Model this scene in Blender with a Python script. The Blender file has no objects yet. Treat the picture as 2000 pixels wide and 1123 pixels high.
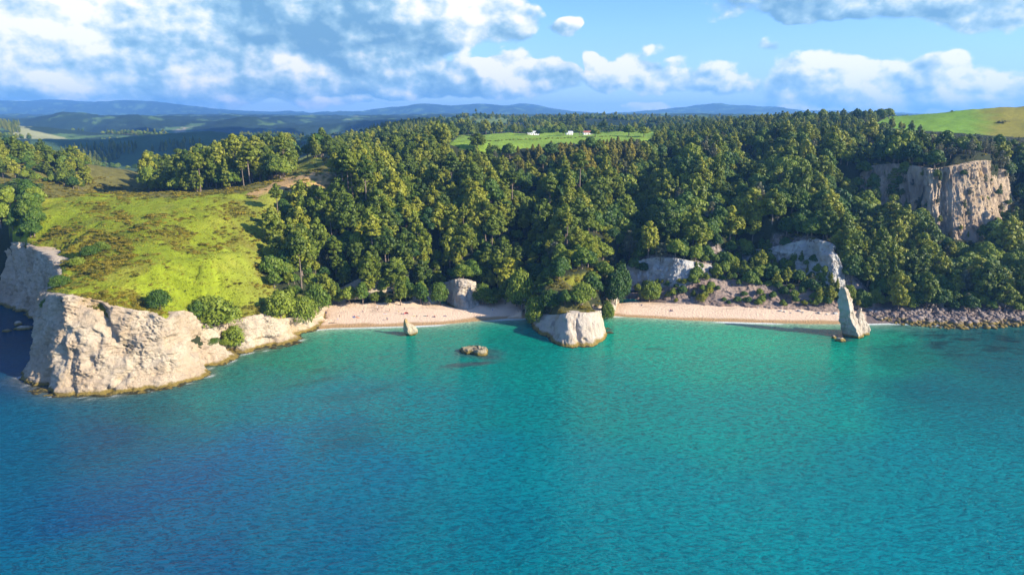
import bpy, math, random
import numpy as np
from mathutils import Vector
from mathutils.geometry import delaunay_2d_cdt

R = math.radians
sc = bpy.context.scene
col = sc.collection
rng = np.random.default_rng(7)
random.seed(7)

# ------------------------------------------------------------------ camera
CH = 105.0                      # height of the drone above the sea
PITCH = R(14.0)
FPX = 1333.0                    # focal length in pixels of the 2000 px wide photograph
CX, CY = 1000.0, 561.5
cp, sp = math.cos(PITCH), math.sin(PITCH)
cam_d = bpy.data.cameras.new("camera")
cam = bpy.data.objects.new("camera", cam_d)
col.objects.link(cam)
cam.location = (0, 0, CH)
cam.rotation_euler = (math.pi / 2 - PITCH, 0, 0)
cam_d.sensor_width = 36
cam_d.lens = 36 * FPX / 2000
cam_d.clip_start = 1
cam_d.clip_end = 60000
sc.camera = cam

# ------------------------------------------------------------------ sun and exposure
SUN_EL = R(25)
SUN_DIR = Vector((0.93 * math.cos(SUN_EL), -0.37 * math.cos(SUN_EL), math.sin(SUN_EL))).normalized()
sd_ = bpy.data.lights.new("sun", "SUN")
sun = bpy.data.objects.new("sun", sd_)
col.objects.link(sun)
sd_.energy = 5.0
sd_.angle = R(0.5)
sd_.color = (1.0, 0.89, 0.71)
sun.rotation_euler = SUN_DIR.to_track_quat('Z', 'Y').to_euler()
sc.view_settings.view_transform = 'Standard'
sc.view_settings.look = 'None'
sc.view_settings.gamma = 1
sc.view_settings.use_curve_mapping = False
sc.view_settings.exposure = 1.15
sc.render.engine = 'CYCLES'
cy = sc.cycles
cy.use_denoising = True
cy.max_bounces = 5
cy.diffuse_bounces = 2
cy.glossy_bounces = 2
cy.transmission_bounces = 2
cy.volume_bounces = 0
cy.transparent_max_bounces = 4
cy.caustics_reflective = False
cy.caustics_refractive = False

# ------------------------------------------------------------------ world
SKY_STRENGTH = 0.075
world = bpy.data.worlds.new("World")
sc.world = world
world.use_nodes = True


class NT:
    """small helper that writes shader node chains"""
    def __init__(s, tree):
        s.t = tree

    def n(s, typ, **kw):
        nd = s.t.nodes.new(typ)
        for k, v in kw.items():
            setattr(nd, k, v)
        return nd

    def put(s, sock, v):
        if v is None:
            return
        if hasattr(v, 'is_linked') or isinstance(v, bpy.types.NodeSocket):
            s.t.links.new(v, sock)
        else:
            sock.default_value = v

    def m(s, op, a, b=None, c=None, clamp=False):
        nd = s.n('ShaderNodeMath', operation=op)
        nd.use_clamp = clamp
        for i, v in enumerate((a, b, c)):
            s.put(nd.inputs[i], v)
        return nd.outputs[0]

    def vm(s, op, a, b=None, scale=None):
        nd = s.n('ShaderNodeVectorMath', operation=op)
        s.put(nd.inputs[0], a)
        s.put(nd.inputs[1], b)
        if scale is not None:
            s.put(nd.inputs['Scale'], scale)
        return nd.outputs['Value'] if op in ('DOT_PRODUCT', 'LENGTH') else nd.outputs[0]

    def ss(s, v, a, b, lo=0.0, hi=1.0):
        nd = s.n('ShaderNodeMapRange', interpolation_type='SMOOTHSTEP')
        s.put(nd.inputs['Value'], v)
        nd.inputs['From Min'].default_value = a
        nd.inputs['From Max'].default_value = b
        nd.inputs['To Min'].default_value = lo
        nd.inputs['To Max'].default_value = hi
        return nd.outputs[0]

    def noise(s, vec, scale, detail=4, rough=0.5, dist=0.0, out='Fac'):
        nd = s.n('ShaderNodeTexNoise')
        s.put(nd.inputs['Vector'], vec)
        nd.inputs['Scale'].default_value = scale
        nd.inputs['Detail'].default_value = detail
        nd.inputs['Roughness'].default_value = rough
        nd.inputs['Distortion'].default_value = dist
        return nd.outputs[out]

    def mix(s, f, a, b, blend='MIX'):
        nd = s.n('ShaderNodeMix', data_type='RGBA', blend_type=blend)
        s.put(nd.inputs[0], f)
        for i, v in ((6, a), (7, b)):
            if isinstance(v, (tuple, list)) and len(v) == 3:
                v = (*v, 1)
            s.put(nd.inputs[i], v)
        return nd.outputs[2]

    def mapping(s, vec, scale=(1, 1, 1), rot=(0, 0, 0)):
        nd = s.n('ShaderNodeMapping')
        s.put(nd.inputs['Vector'], vec)
        nd.inputs['Scale'].default_value = scale
        nd.inputs['Rotation'].default_value = rot
        return nd.outputs[0]

    def attr(s, name, out='Fac'):
        nd = s.n('ShaderNodeAttribute')
        nd.attribute_name = name
        return nd.outputs[out]

    def pos(s):
        return s.n('ShaderNodeNewGeometry').outputs['Position']

    def bump(s, h, strength, dist, normal=None):
        nd = s.n('ShaderNodeBump')
        nd.inputs['Strength'].default_value = strength
        nd.inputs['Distance'].default_value = dist
        s.put(nd.inputs['Height'], h)
        if normal is not None:
            s.put(nd.inputs['Normal'], normal)
        return nd.outputs[0]


def px_dir(px, py):
    v = np.array([px - CX, FPX * cp + (CY - py) * sp, -FPX * sp + (CY - py) * cp])
    return v / np.linalg.norm(v)


def build_world():
    t = world.node_tree
    t.nodes.clear()
    w = NT(t)
    out = w.n('ShaderNodeOutputWorld')
    bg = w.n('ShaderNodeBackground')
    bg.inputs['Strength'].default_value = SKY_STRENGTH
    t.links.new(bg.outputs[0], out.inputs[0])
    sky = w.n('ShaderNodeTexSky', sky_type='NISHITA')
    sky.sun_disc = False
    sky.sun_elevation = SUN_EL
    sky.sun_rotation = math.atan2(SUN_DIR.x, SUN_DIR.y)
    sky.altitude = 100
    sky.air_density = 1.0
    sky.dust_density = 0.4
    sky.ozone_density = 2.5
    skyc = w.mix(1.0, sky.outputs[0], (0.78, 1.08, 1.72), 'MULTIPLY')
    d = w.n('ShaderNodeTexCoord').outputs['Generated']
    sx = w.n('ShaderNodeSeparateXYZ')
    t.links.new(d, sx.inputs[0])
    x, y, z = sx.outputs
    az = w.m('ARCTAN2', x, y)
    el = w.m('ARCSINE', z)
    skyc = w.mix(w.ss(el, R(9), R(-1), 0, .62), skyc, tuple(v / SKY_STRENGTH for v in (.26, .37, .45)))
    # warp the outline so that no cloud is an ellipse
    wn = w.n('ShaderNodeTexNoise')
    t.links.new(w.mapping(d, (1, 1, 1.6)), wn.inputs['Vector'])
    wn.inputs['Scale'].default_value = 9
    wn.inputs['Detail'].default_value = 3
    ws = w.n('ShaderNodeSeparateXYZ')
    t.links.new(wn.outputs['Color'], ws.inputs[0])
    azw = w.m('ADD', az, w.m('MULTIPLY', w.m('SUBTRACT', ws.outputs[0], 0.5), 0.13))
    elw = w.m('ADD', el, w.m('MULTIPLY', w.m('SUBTRACT', ws.outputs[1], 0.5), 0.062))

    # cloud banks: centre px, py, half width px, height above, depth below, weight, darkness
    banks = [
        (130, 70, 300, 150, 75, .9, 0.12), (330, 40, 150, 120, 100, .85, 0.05), (40, 160, 220, 60, 35, .8, .30),
        (640, 70, 290, 170, 62, 1.0, .50), (900, 50, 190, 90, 60, 1.0, .12), (560, 20, 120, 90, 90, .8, .75),
        (700, 150, 420, 45, 42, .95, .3), (300, 180, 500, 30, 22, 1.0, .30), (450, 204, 330, 14, 10, .8, .1), (1560, 214, 200, 14, 8, .75, .1),
        (1010, 165, 120, 58, 28, .9, .08), (1180, 165, 55, 65, 28, .85, .15), (1250, 135, 50, 58, 55, .9, 0.0),
        (1340, 158, 120, 52, 38, .9, .1), (1600, 160, 140, 55, 38, .9, .12), (1800, 155, 110, 55, 35, .9, .2),
        (1940, 160, 110, 58, 40, .9, .1), (1700, 205, 260, 28, 18, .85, .2), (1300, 216, 80, 18, 10, .85, .1),
        (640, 211, 80, 20, 12, .85, .1), (1780, -12, 380, 90, 40, .9, .42), (1950, 15, 120, 80, 40, .95, .1),
        (1135, 58, 40, 22, 16, .6, .1), (1510, 92, 36, 16, 12, .5, .2),
    ]
    mask = dark = None
    for (bx, by, hw, up, dn, wt, dk) in banks:
        c = px_dir(bx, by)
        a0 = math.atan2(c[0], c[1])
        e0 = math.asin(c[2])
        ra = hw / FPX
        ru, rd = up / FPX, dn / FPX
        da = w.m('DIVIDE', w.m('SUBTRACT', azw, a0), ra)
        de = w.m('SUBTRACT', elw, e0)
        q = w.m('MAXIMUM', w.m('DIVIDE', de, ru), w.m('DIVIDE', de, -rd))
        r2 = w.m('ADD', w.m('MULTIPLY', da, da), w.m('MULTIPLY', q, q))
        b = w.m('MULTIPLY', w.m('SUBTRACT', 1.0, r2, clamp=True), wt)
        # height inside the cloud: tops are white, flat bases blue-grey
        hh = w.m('MULTIPLY_ADD', w.m('DIVIDE', de, (ru + rd)), 0.9, 0.5 - dk)
        dterm = w.m('MULTIPLY', b, hh)
        mask = b if mask is None else w.m('ADD', mask, b)
        dark = dterm if dark is None else w.m('ADD', dark, dterm)
    # the rest of the sky carries the same broken cloud
    side = w.ss(w.m('ABSOLUTE', az), R(42), R(60))
    over = w.ss(el, R(11), R(20))
    rest = w.m('MAXIMUM', side, over)
    rest = w.m('MULTIPLY', rest, w.ss(el, R(0), R(3)))
    big = w.noise(w.mapping(d, (1, 1, 2.2)), 2.6, 2, 0.5)
    restm = w.m('MULTIPLY', rest, w.ss(big, .54, .74, 0, .9))
    mask = w.m('ADD', mask, restm)
    dark = w.m('ADD', dark, w.m('MULTIPLY', restm, 0.35))
    hbar = w.m('DIVIDE', dark, w.m('ADD', mask, 0.02))
    dm = w.mapping(d, (1, 1, 1.35))
    L = (0.010, 0.0, 0.011)
    f1 = w.noise(dm, 15, 8, .52, 0)
    f2 = w.noise(w.vm('ADD', dm, L), 15, 8, .52, 0)
    g1 = w.noise(dm, 5, 5, .5)
    g2 = w.noise(w.vm('ADD', dm, (0.036, 0, 0.034)), 5, 5, .5)
    dens = w.m('ADD', w.m('MULTIPLY', w.m('MINIMUM', mask, 1.0), 1.25), w.m('MULTIPLY', w.m('SUBTRACT', f1, 0.5), 2.5))
    dens = w.m('ADD', dens, w.m('MULTIPLY', w.m('SUBTRACT', g1, 0.5), 1.3))
    alpha = w.ss(dens, 0.30, 0.64)
    alpha = w.m('MULTIPLY', alpha, w.ss(mask, 0.0, 0.12))
    lit = w.m('MULTIPLY', w.m('SUBTRACT', f1, f2), 3.2)
    lit = w.m('ADD', lit, w.m('MULTIPLY', w.m('SUBTRACT', g1, g2), 2.0))
    lit = w.m('ADD', w.m('MULTIPLY_ADD', hbar, 1.0, 0.24), lit)
    lit = w.m('MULTIPLY_ADD', lit, 1.0, 0.02, clamp=True)
    k = 1 / SKY_STRENGTH
    ramp = w.n('ShaderNodeValToRGB')
    w.put(ramp.inputs[0], lit)
    e = ramp.color_ramp.elements
    e[0].position = 0
    e[0].color = (0.10, 0.21, 0.33, 1)
    e[1].position = .92
    e[1].color = (0.54, 0.54, 0.53, 1)
    m1 = e.new(0.38)
    m1.color = (0.19, 0.31, 0.41, 1)
    m2 = e.new(0.66)
    m2.color = (0.36, 0.43, 0.48, 1)
    cc = w.vm('SCALE', ramp.outputs[0], scale=k)
    t.links.new(w.mix(alpha, skyc, cc), bg.inputs['Color'])


build_world()



# ------------------------------------------------------------------ projection helpers (points of the place, found by the photograph's camera)
def depth_of(Y, z):
    return Y * cp + (CH - z) * sp


def at(px, py, z=0.0):
    """point on the level z that shows at px, py"""
    d = px_dir(px, py)
    t = (z - CH) / d[2]
    return np.array([d[0] * t, d[1] * t, z])


def atY(px, py, Y):
    """point at the distance Y that shows at px, py"""
    d = px_dir(px, py)
    t = Y / d[1]
    return np.array([d[0] * t, Y, CH + d[2] * t])


def atYz(px, Y, z):
    return np.array([(px - CX) / FPX * depth_of(Y, z), Y, z])


def project(x, y, z):
    dep = y * cp + (CH - z) * sp
    up = y * sp + (z - CH) * cp
    return CX + x / dep * FPX, CY - up / dep * FPX


# ------------------------------------------------------------------ noise
_perm = np.random.default_rng(3).permutation(256)
_perm = np.concatenate([_perm, _perm, _perm])
_grad = np.random.default_rng(4).normal(size=(256, 3))
_grad /= np.linalg.norm(_grad, axis=1)[:, None]


def perlin(p):
    p = np.asarray(p, float)
    i = np.floor(p).astype(int)
    f = p - i
    i &= 255
    u = f * f * f * (f * (f * 6 - 15) + 10)

    def g(dx, dy, dz):
        h = _perm[_perm[_perm[i[..., 0] + dx] + i[..., 1] + dy] + i[..., 2] + dz] & 255
        gr = _grad[h]
        return gr[..., 0] * (f[..., 0] - dx) + gr[..., 1] * (f[..., 1] - dy) + gr[..., 2] * (f[..., 2] - dz)
    x00 = g(0, 0, 0) * (1 - u[..., 0]) + g(1, 0, 0) * u[..., 0]
    x10 = g(0, 1, 0) * (1 - u[..., 0]) + g(1, 1, 0) * u[..., 0]
    x01 = g(0, 0, 1) * (1 - u[..., 0]) + g(1, 0, 1) * u[..., 0]
    x11 = g(0, 1, 1) * (1 - u[..., 0]) + g(1, 1, 1) * u[..., 0]
    y0 = x00 * (1 - u[..., 1]) + x10 * u[..., 1]
    y1 = x01 * (1 - u[..., 1]) + x11 * u[..., 1]
    return (y0 * (1 - u[..., 2]) + y1 * u[..., 2]) * 1.6


def fbm(p, oct=4, ridged=False):
    s = 0
    a = 1.0
    tot = 0
    p = np.asarray(p, float)
    for k in range(oct):
        v = perlin(p + 17.3 * k)
        if ridged:
            v = 1 - 2 * np.abs(v)
        s = s + a * v
        tot += a
        a *= 0.5
        p = p * 2.03
    return s / tot


def xy3(x, y, s, seed=0.0):
    return np.stack([x * s, y * s, np.full_like(x, seed)], -1)


def sstep(v, a, b):
    t = np.clip((v - a) / (b - a), 0, 1)
    return t * t * (3 - 2 * t)


# ------------------------------------------------------------------ objects
def mesh_obj(name, verts, faces, mats=(), parent=None, smooth=True, uvs=None):
    me = bpy.data.meshes.new(name)
    verts = np.asarray(verts, dtype=np.float32)
    faces = np.asarray(faces, dtype=np.int32)
    n, k = faces.shape
    me.vertices.add(len(verts))
    me.vertices.foreach_set('co', verts.ravel())
    me.loops.add(n * k)
    me.loops.foreach_set('vertex_index', faces.ravel())
    me.polygons.add(n)
    me.polygons.foreach_set('loop_start', np.arange(0, n * k, k, dtype=np.int32))
    me.polygons.foreach_set('loop_total', np.full(n, k, dtype=np.int32))
    if smooth:
        me.polygons.foreach_set('use_smooth', np.ones(n, dtype=bool))
    me.update(calc_edges=True)
    for m_ in mats:
        me.materials.append(m_)
    o = bpy.data.objects.new(name, me)
    col.objects.link(o)
    if parent:
        o.parent = parent
    return o


def poly_obj(name, verts, faces, mat, parent=None, smooth=False):
    me = bpy.data.meshes.new(name)
    me.from_pydata([tuple(v) for v in verts], [], faces)
    me.update()
    if smooth:
        for p in me.polygons:
            p.use_smooth = True
    me.materials.append(mat)
    o = bpy.data.objects.new(name, me)
    col.objects.link(o)
    if parent:
        o.parent = parent
    return o


def add_attr(o, name, data, kind='FLOAT'):
    a = o.data.attributes.new(name, kind, 'POINT')
    if kind == 'FLOAT':
        a.data.foreach_set('value', np.asarray(data, np.float32).ravel())
    else:
        d = np.ones((len(data), 4), np.float32)
        d[:, :3] = data
        a.data.foreach_set('color', d.ravel())


def tag(o, label=None, cat=None, group=None, kind=None):
    if label:
        o['label'] = label
    if cat:
        o['category'] = cat
    if group:
        o['group'] = group
    if kind:
        o['kind'] = kind
    return o


def empty(name, loc=(0, 0, 0), rz=0):
    o = bpy.data.objects.new(name, None)
    o.location = loc
    o.rotation_euler = (0, 0, rz)
    o.empty_display_size = 0.5
    col.objects.link(o)
    return o


def copy_tree(o, parent=None):
    c = o.copy()
    col.objects.link(c)
    c.parent = parent
    for ch in list(o.children):
        copy_tree(ch, c)
    return c


def grid_faces(nr, nc, off=0, flip=False):
    r = np.arange(nr - 1)[:, None]
    c = np.arange(nc - 1)[None, :]
    a = r * nc + c
    f = np.stack([a, a + 1, a + nc + 1, a + nc], -1).reshape(-1, 4) + off
    return f[:, ::-1] if flip else f


# ------------------------------------------------------------------ materials
def new_mat(name):
    m = bpy.data.materials.new(name)
    m.use_nodes = True
    m.node_tree.nodes.clear()
    w = NT(m.node_tree)
    out = w.n('ShaderNodeOutputMaterial')
    return m, w, out


def principled(w, out, color, rough=0.8, normal=None, spec=0.3, **kw):
    b = w.n('ShaderNodeBsdfPrincipled')
    if isinstance(color, tuple) and len(color) == 3:
        color = (*color, 1)
    w.put(b.inputs['Base Color'], color)
    w.put(b.inputs['Roughness'], rough)
    b.inputs['Specular IOR Level'].default_value = spec
    if normal is not None:
        w.put(b.inputs['Normal'], normal)
    for k, v in kw.items():
        w.put(b.inputs[k], v)
    w.t.links.new(b.outputs[0], out.inputs['Surface'])
    return b


def plain(name, color, rough=0.7, var=0.15, scale=3.0):
    m, w, out = new_mat(name)
    n = w.noise(w.n('ShaderNodeTexCoord').outputs['Object'], scale, 3)
    c = w.mix(w.ss(n, .3, .7), tuple(v * (1 - var) for v in color), tuple(min(1, v * (1 + var)) for v in color))
    principled(w, out, c, rough)
    return m


def foliage_mat(name, dark, mid, light, trans=0.12, var=1.0):
    m, w, out = new_mat(name)
    oi = w.n('ShaderNodeObjectInfo')
    rnd = oi.outputs['Random']
    ramp = w.n('ShaderNodeValToRGB')
    tint = w.attr('tint')
    f = w.m('ADD', w.m('MULTIPLY', rnd, 0.74), w.m('MULTIPLY', tint, 0.36))
    w.put(ramp.inputs[0], f)
    e = ramp.color_ramp.elements
    e[0].position = 0.08
    e[0].color = (*dark, 1)
    e[1].position = 0.95
    e[1].color = (*light, 1)
    k = e.new(0.5)
    k.color = (*mid, 1)
    df = w.n('ShaderNodeBsdfPrincipled')
    w.put(df.inputs['Base Color'], ramp.outputs[0])
    df.inputs['Roughness'].default_value = 0.55
    df.inputs['Specular IOR Level'].default_value = 0.25
    tr = w.n('ShaderNodeBsdfTranslucent')
    w.put(tr.inputs[0], w.mix(1.0, ramp.outputs[0], (1.5, 1.5, 0.6), 'MULTIPLY'))
    mx = w.n('ShaderNodeMixShader')
    mx.inputs[0].default_value = trans
    w.t.links.new(df.outputs[0], mx.inputs[1])
    w.t.links.new(tr.outputs[0], mx.inputs[2])
    w.t.links.new(mx.outputs[0], out.inputs['Surface'])
    return m


M_PINE = foliage_mat('pine_needles', (0.034, 0.068, 0.008), (0.108, 0.145, 0.011), (0.245, 0.248, 0.020))
M_BROAD = foliage_mat('broad_leaves', (0.016, 0.052, 0.009), (0.066, 0.122, 0.012), (0.185, 0.225, 0.018))
M_GOLD = foliage_mat('yellow_green_leaves', (0.07, 0.11, 0.010), (0.15, 0.19, 0.012), (0.26, 0.25, 0.015), .3)
M_BROWN = foliage_mat('russet_leaves', (0.08, 0.100, 0.012), (0.155, 0.145, 0.016), (0.25, 0.212, 0.024))
M_SCRUB = foliage_mat('scrub_leaves', (0.070, 0.080, 0.008), (0.165, 0.140, 0.010), (0.27, 0.21, 0.014))
M_GREY = foliage_mat('grey_green_leaves', (0.05, 0.06, 0.035), (0.10, 0.11, 0.06), (0.17, 0.165, 0.09))
M_TUFT = foliage_mat('grass_blades', (0.11, 0.135, 0.010), (0.19, 0.22, 0.012), (0.29, 0.28, 0.02))
M_BARK = plain('bark', (0.17, 0.13, 0.10), .9, .35, 2)


def rock_mat(name, base, pale, dark, ochre, tide=True, vert=1.0, bscale=1.0):
    m, w, out = new_mat(name)
    p = w.pos()
    pv = w.mapping(p, (1, 1 if vert > .5 else vert * 1.6, vert))
    n1 = w.noise(p, .07, 5, .6, .4)
    n2 = w.noise(pv, .35, 6, .6, .3)
    n3 = w.noise(pv, 1.6, 5, .65)
    c = w.mix(w.ss(n1, .36, .64), base, pale)
    c = w.mix(w.m('MULTIPLY', w.ss(n2, .52, .70), .75), c, dark)
    c = w.mix(w.m('MULTIPLY', w.ss(w.noise(w.vm('ADD', p, (40, 9, 3)), .10, 4, .6), .56, .72), .7), c, ochre)
    c = w.mix(w.m('MULTIPLY', w.ss(n3, .55, .75), .35), c, tuple(v * .45 for v in dark))
    if tide:
        zz = w.n('ShaderNodeSeparateXYZ')
        w.put(zz.inputs[0], p)
        zt = w.m('ADD', zz.outputs[2], w.m('MULTIPLY', w.m('SUBTRACT', n2, .5), 2.4))
        c = w.mix(w.ss(zt, 1.9, .9), c, (0.26, 0.19, 0.045))
        c = w.mix(w.ss(zt, .55, .15), c, (0.055, 0.050, 0.022))
    h = w.m('ADD', w.noise(pv, .9 * bscale, 9, .72, .5), w.m('MULTIPLY', w.noise(p, 3.2 * bscale, 5, .65), .45))
    nb = w.bump(h, 1.0, 1.5 / bscale)
    principled(w, out, c, .92, nb, .15)
    return m


M_CREAM = rock_mat('cream_ignimbrite', (0.55, 0.42, 0.28), (0.64, 0.53, 0.38), (0.33, 0.27, 0.20), (0.50, 0.34, 0.15))
M_CREAM2 = rock_mat('pale_sandstone', (0.52, 0.43, 0.28), (0.60, 0.51, 0.36), (0.32, 0.25, 0.15), (0.50, 0.30, 0.06))
M_WHITE = rock_mat('white_tuff', (0.47, 0.45, 0.41), (0.60, 0.58, 0.53), (0.24, 0.20, 0.17), (0.38, 0.29, 0.20), False)
M_SCREE = rock_mat('purple_brown_scree', (0.25, 0.185, 0.155), (0.40, 0.30, 0.235), (0.11, 0.085, 0.08), (0.33, 0.21, 0.12), False)
M_STACK = rock_mat('grey_white_tuff', (0.52, 0.44, 0.34), (0.62, 0.54, 0.43), (0.29, 0.24, 0.19), (0.46, 0.33, 0.18), True, .35)
M_ORANGE = rock_mat('rhyolite', (0.38, 0.29, 0.20), (0.58, 0.45, 0.30), (0.10, 0.085, 0.07), (0.50, 0.30, 0.10), False, .22)
M_REEF = rock_mat('reef_rock', (0.40, 0.32, 0.18), (0.48, 0.41, 0.27), (0.10, 0.09, 0.05), (0.40, 0.27, 0.06), True)
M_BOULDER = rock_mat('boulder_rock', (0.25, 0.195, 0.165), (0.38, 0.31, 0.26), (0.11, 0.09, 0.08), (0.32, 0.22, 0.15), True, 1, 1.5)

# ------------------------------------------------------------------ rock walls: columns from the foot to the brow of each cliff
def catmull(pts, n):
    pts = np.asarray(pts, float)
    seg = np.linalg.norm(np.diff(pts[:, :3], axis=0), axis=1) + 1e-6
    s = np.concatenate([[0], np.cumsum(seg)])
    t = np.linspace(0, s[-1], n)
    out = np.empty((n, pts.shape[1]))
    idx = np.clip(np.searchsorted(s, t, side='right') - 1, 0, len(pts) - 2)
    for k in range(n):
        i = idx[k]
        u = (t[k] - s[i]) / (s[i + 1] - s[i])
        p0 = pts[max(i - 1, 0)]
        p1, p2 = pts[i], pts[i + 1]
        p3 = pts[min(i + 2, len(pts) - 1)]
        m1 = (p2 - p0) * .5
        m2 = (p3 - p1) * .5
        m1 = np.clip(m1, -np.abs(p2 - p1) * 1.2 - 1, np.abs(p2 - p1) * 1.2 + 1)
        m2 = np.clip(m2, -np.abs(p2 - p1) * 1.2 - 1, np.abs(p2 - p1) * 1.2 + 1)
        out[k] = (2 * u**3 - 3 * u**2 + 1) * p1 + (u**3 - 2 * u**2 + u) * m1 + (-2 * u**3 + 3 * u**2) * p2 + (u**3 - u**2) * m2
    return out


def colY(bx, by, bY, tx, ty, tY):
    return np.concatenate([atY(bx, by, bY), atY(tx, ty, tY)])


def colS(bx, by, tx, ty, tY):
    return np.concatenate([at(bx, by, 0), atY(tx, ty, tY)])


HEAD = [  # sea cliff round the headland, from the shaded bay on the far left to the first beach
    colS(-520, 530, -520, 430, 590), colS(-300, 540, -300, 440, 545), colS(-90, 566, -90, 462, 455), colS(0, 590, 0, 474, 408),
    colS(45, 606, 40, 474, 380), colS(90, 634, 78, 490, 348), colS(106, 648, 101, 506, 322), colS(104, 668, 112, 530, 302),
    colS(92, 695, 96, 556, 284), colS(60, 736, 79, 570, 281), colS(92, 753, 100, 573, 271), colS(128, 767, 126, 577, 262), colS(150, 768, 145, 579, 263),
    colS(185, 768, 184, 587, 264), colS(232, 764, 232, 601, 264), colS(290, 757, 288, 611, 265), colS(345, 749, 328, 624, 267),
    colS(391, 733, 352, 607, 276), colS(392, 716, 372, 612, 283), colS(428, 709, 390, 626, 289), colS(451, 697, 410, 636, 293),
    colS(447, 686, 425, 640, 297), colS(470, 687, 446, 634, 301), colS(500, 682, 474, 622, 306), colS(535, 674, 515, 615, 311),
    colS(573, 664, 545, 622, 316), colS(580, 651, 580, 620, 325), colS(604, 645, 603, 616, 333), colS(622, 634, 620, 600, 345),
    colS(634, 615, 634, 590, 362)]
PENIN = [  # the rock foot of the wooded point and its seaward block
    colS(1030, 603, 1020, 560, 388), colS(1030, 615, 1022, 578, 372), colS(1036, 632, 1030, 598, 354), colS(1040, 635, 1044, 602, 352),
    colS(1048, 645, 1054, 611, 343), colS(1070, 661, 1073, 615, 333), colS(1096, 675, 1094, 614, 322), colS(1114, 679, 1106, 612, 318), colS(1128, 678, 1118, 611, 319),
    colS(1152, 676, 1140, 611, 320), colS(1170, 668, 1154, 611, 322), colS(1181, 656, 1162, 610, 326), colS(1178, 643, 1167, 607, 332),
    colS(1170, 628, 1168, 608, 342), colS(1178, 620, 1175, 606, 350), colS(1194, 617, 1191, 603, 355), colS(1201, 606, 1198, 592, 366),
    colS(1208, 596, 1205, 580, 376)]
MIDROCK = [colY(860, 590, 398, 860, 560, 406), colY(870, 590, 388, 868, 552, 398), colY(885, 598, 376, 878, 548, 388),
           colY(905, 602, 367, 892, 545, 379), colY(920, 600, 369, 915, 546, 380), colY(931, 592, 375, 930, 552, 386),
           colY(938, 588, 384, 940, 556, 396)]
CLIFF_A = [colY(1205, 575, 408, 1205, 530, 418), colY(1236, 566, 407, 1232, 515, 416), colY(1262, 566, 401, 1262, 506, 410), colY(1300, 562, 393, 1300, 503, 403),
           colY(1335, 560, 386, 1340, 508, 397), colY(1362, 556, 388, 1370, 515, 400), colY(1400, 548, 398, 1402, 520, 408)]
CLIFF_B = [colY(1440, 520, 420, 1440, 495, 428), colY(1485, 524, 414, 1485, 486, 421), colY(1530, 534, 403, 1530, 478, 411), colY(1580, 540, 392, 1582, 467, 401),
           colY(1606, 562, 383, 1606, 471, 391), colY(1630, 588, 374, 1628, 486, 385), colY(1652, 592, 374, 1650, 530, 384)]
BANK = [colY(1205, 594, 386, 1205, 572, 396), colY(1240, 589, 389, 1240, 572, 398), colY(1290, 590, 381, 1290, 563, 391), colY(1340, 592, 375, 1340, 556, 386), colY(1390, 594, 371, 1385, 545, 388),
        colY(1440, 596, 369, 1440, 548, 386), colY(1500, 599, 367, 1500, 556, 382), colY(1560, 602, 365, 1560, 560, 380), colY(1610, 605, 362, 1605, 572, 373), colY(1645, 607, 361, 1640, 590, 366),
        colY(1690, 608, 361, 1680, 590, 368), colY(1725, 604, 366, 1720, 580, 376)]
UPCLIFF = [colY(1680, 402, 510, 1680, 340, 528), colY(1702, 398, 508, 1702, 324, 526),
           colY(1745, 405, 500, 1745, 320, 518), colY(1790, 425, 484, 1785, 324, 505), colY(1822, 465, 462, 1815, 330, 486),
           colY(1860, 480, 452, 1852, 326, 482), colY(1905, 476, 455, 1900, 318, 484), colY(1940, 470, 464, 1932, 314, 492),
           colY(1962, 455, 478, 1955, 330, 504), colY(1978, 440, 492, 1972, 345, 512)]
SPUR = [colY(640, 590, 380, 642, 582, 384), colY(662, 585, 377, 660, 565, 385), colY(700, 582, 374, 700, 545, 386),
        colY(735, 572, 378, 735, 527, 390), colY(762, 566, 384, 762, 518, 396), colY(775, 566, 390, 778, 528, 400)]

TIN_P = []          # control points x, y, z of the ground


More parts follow.
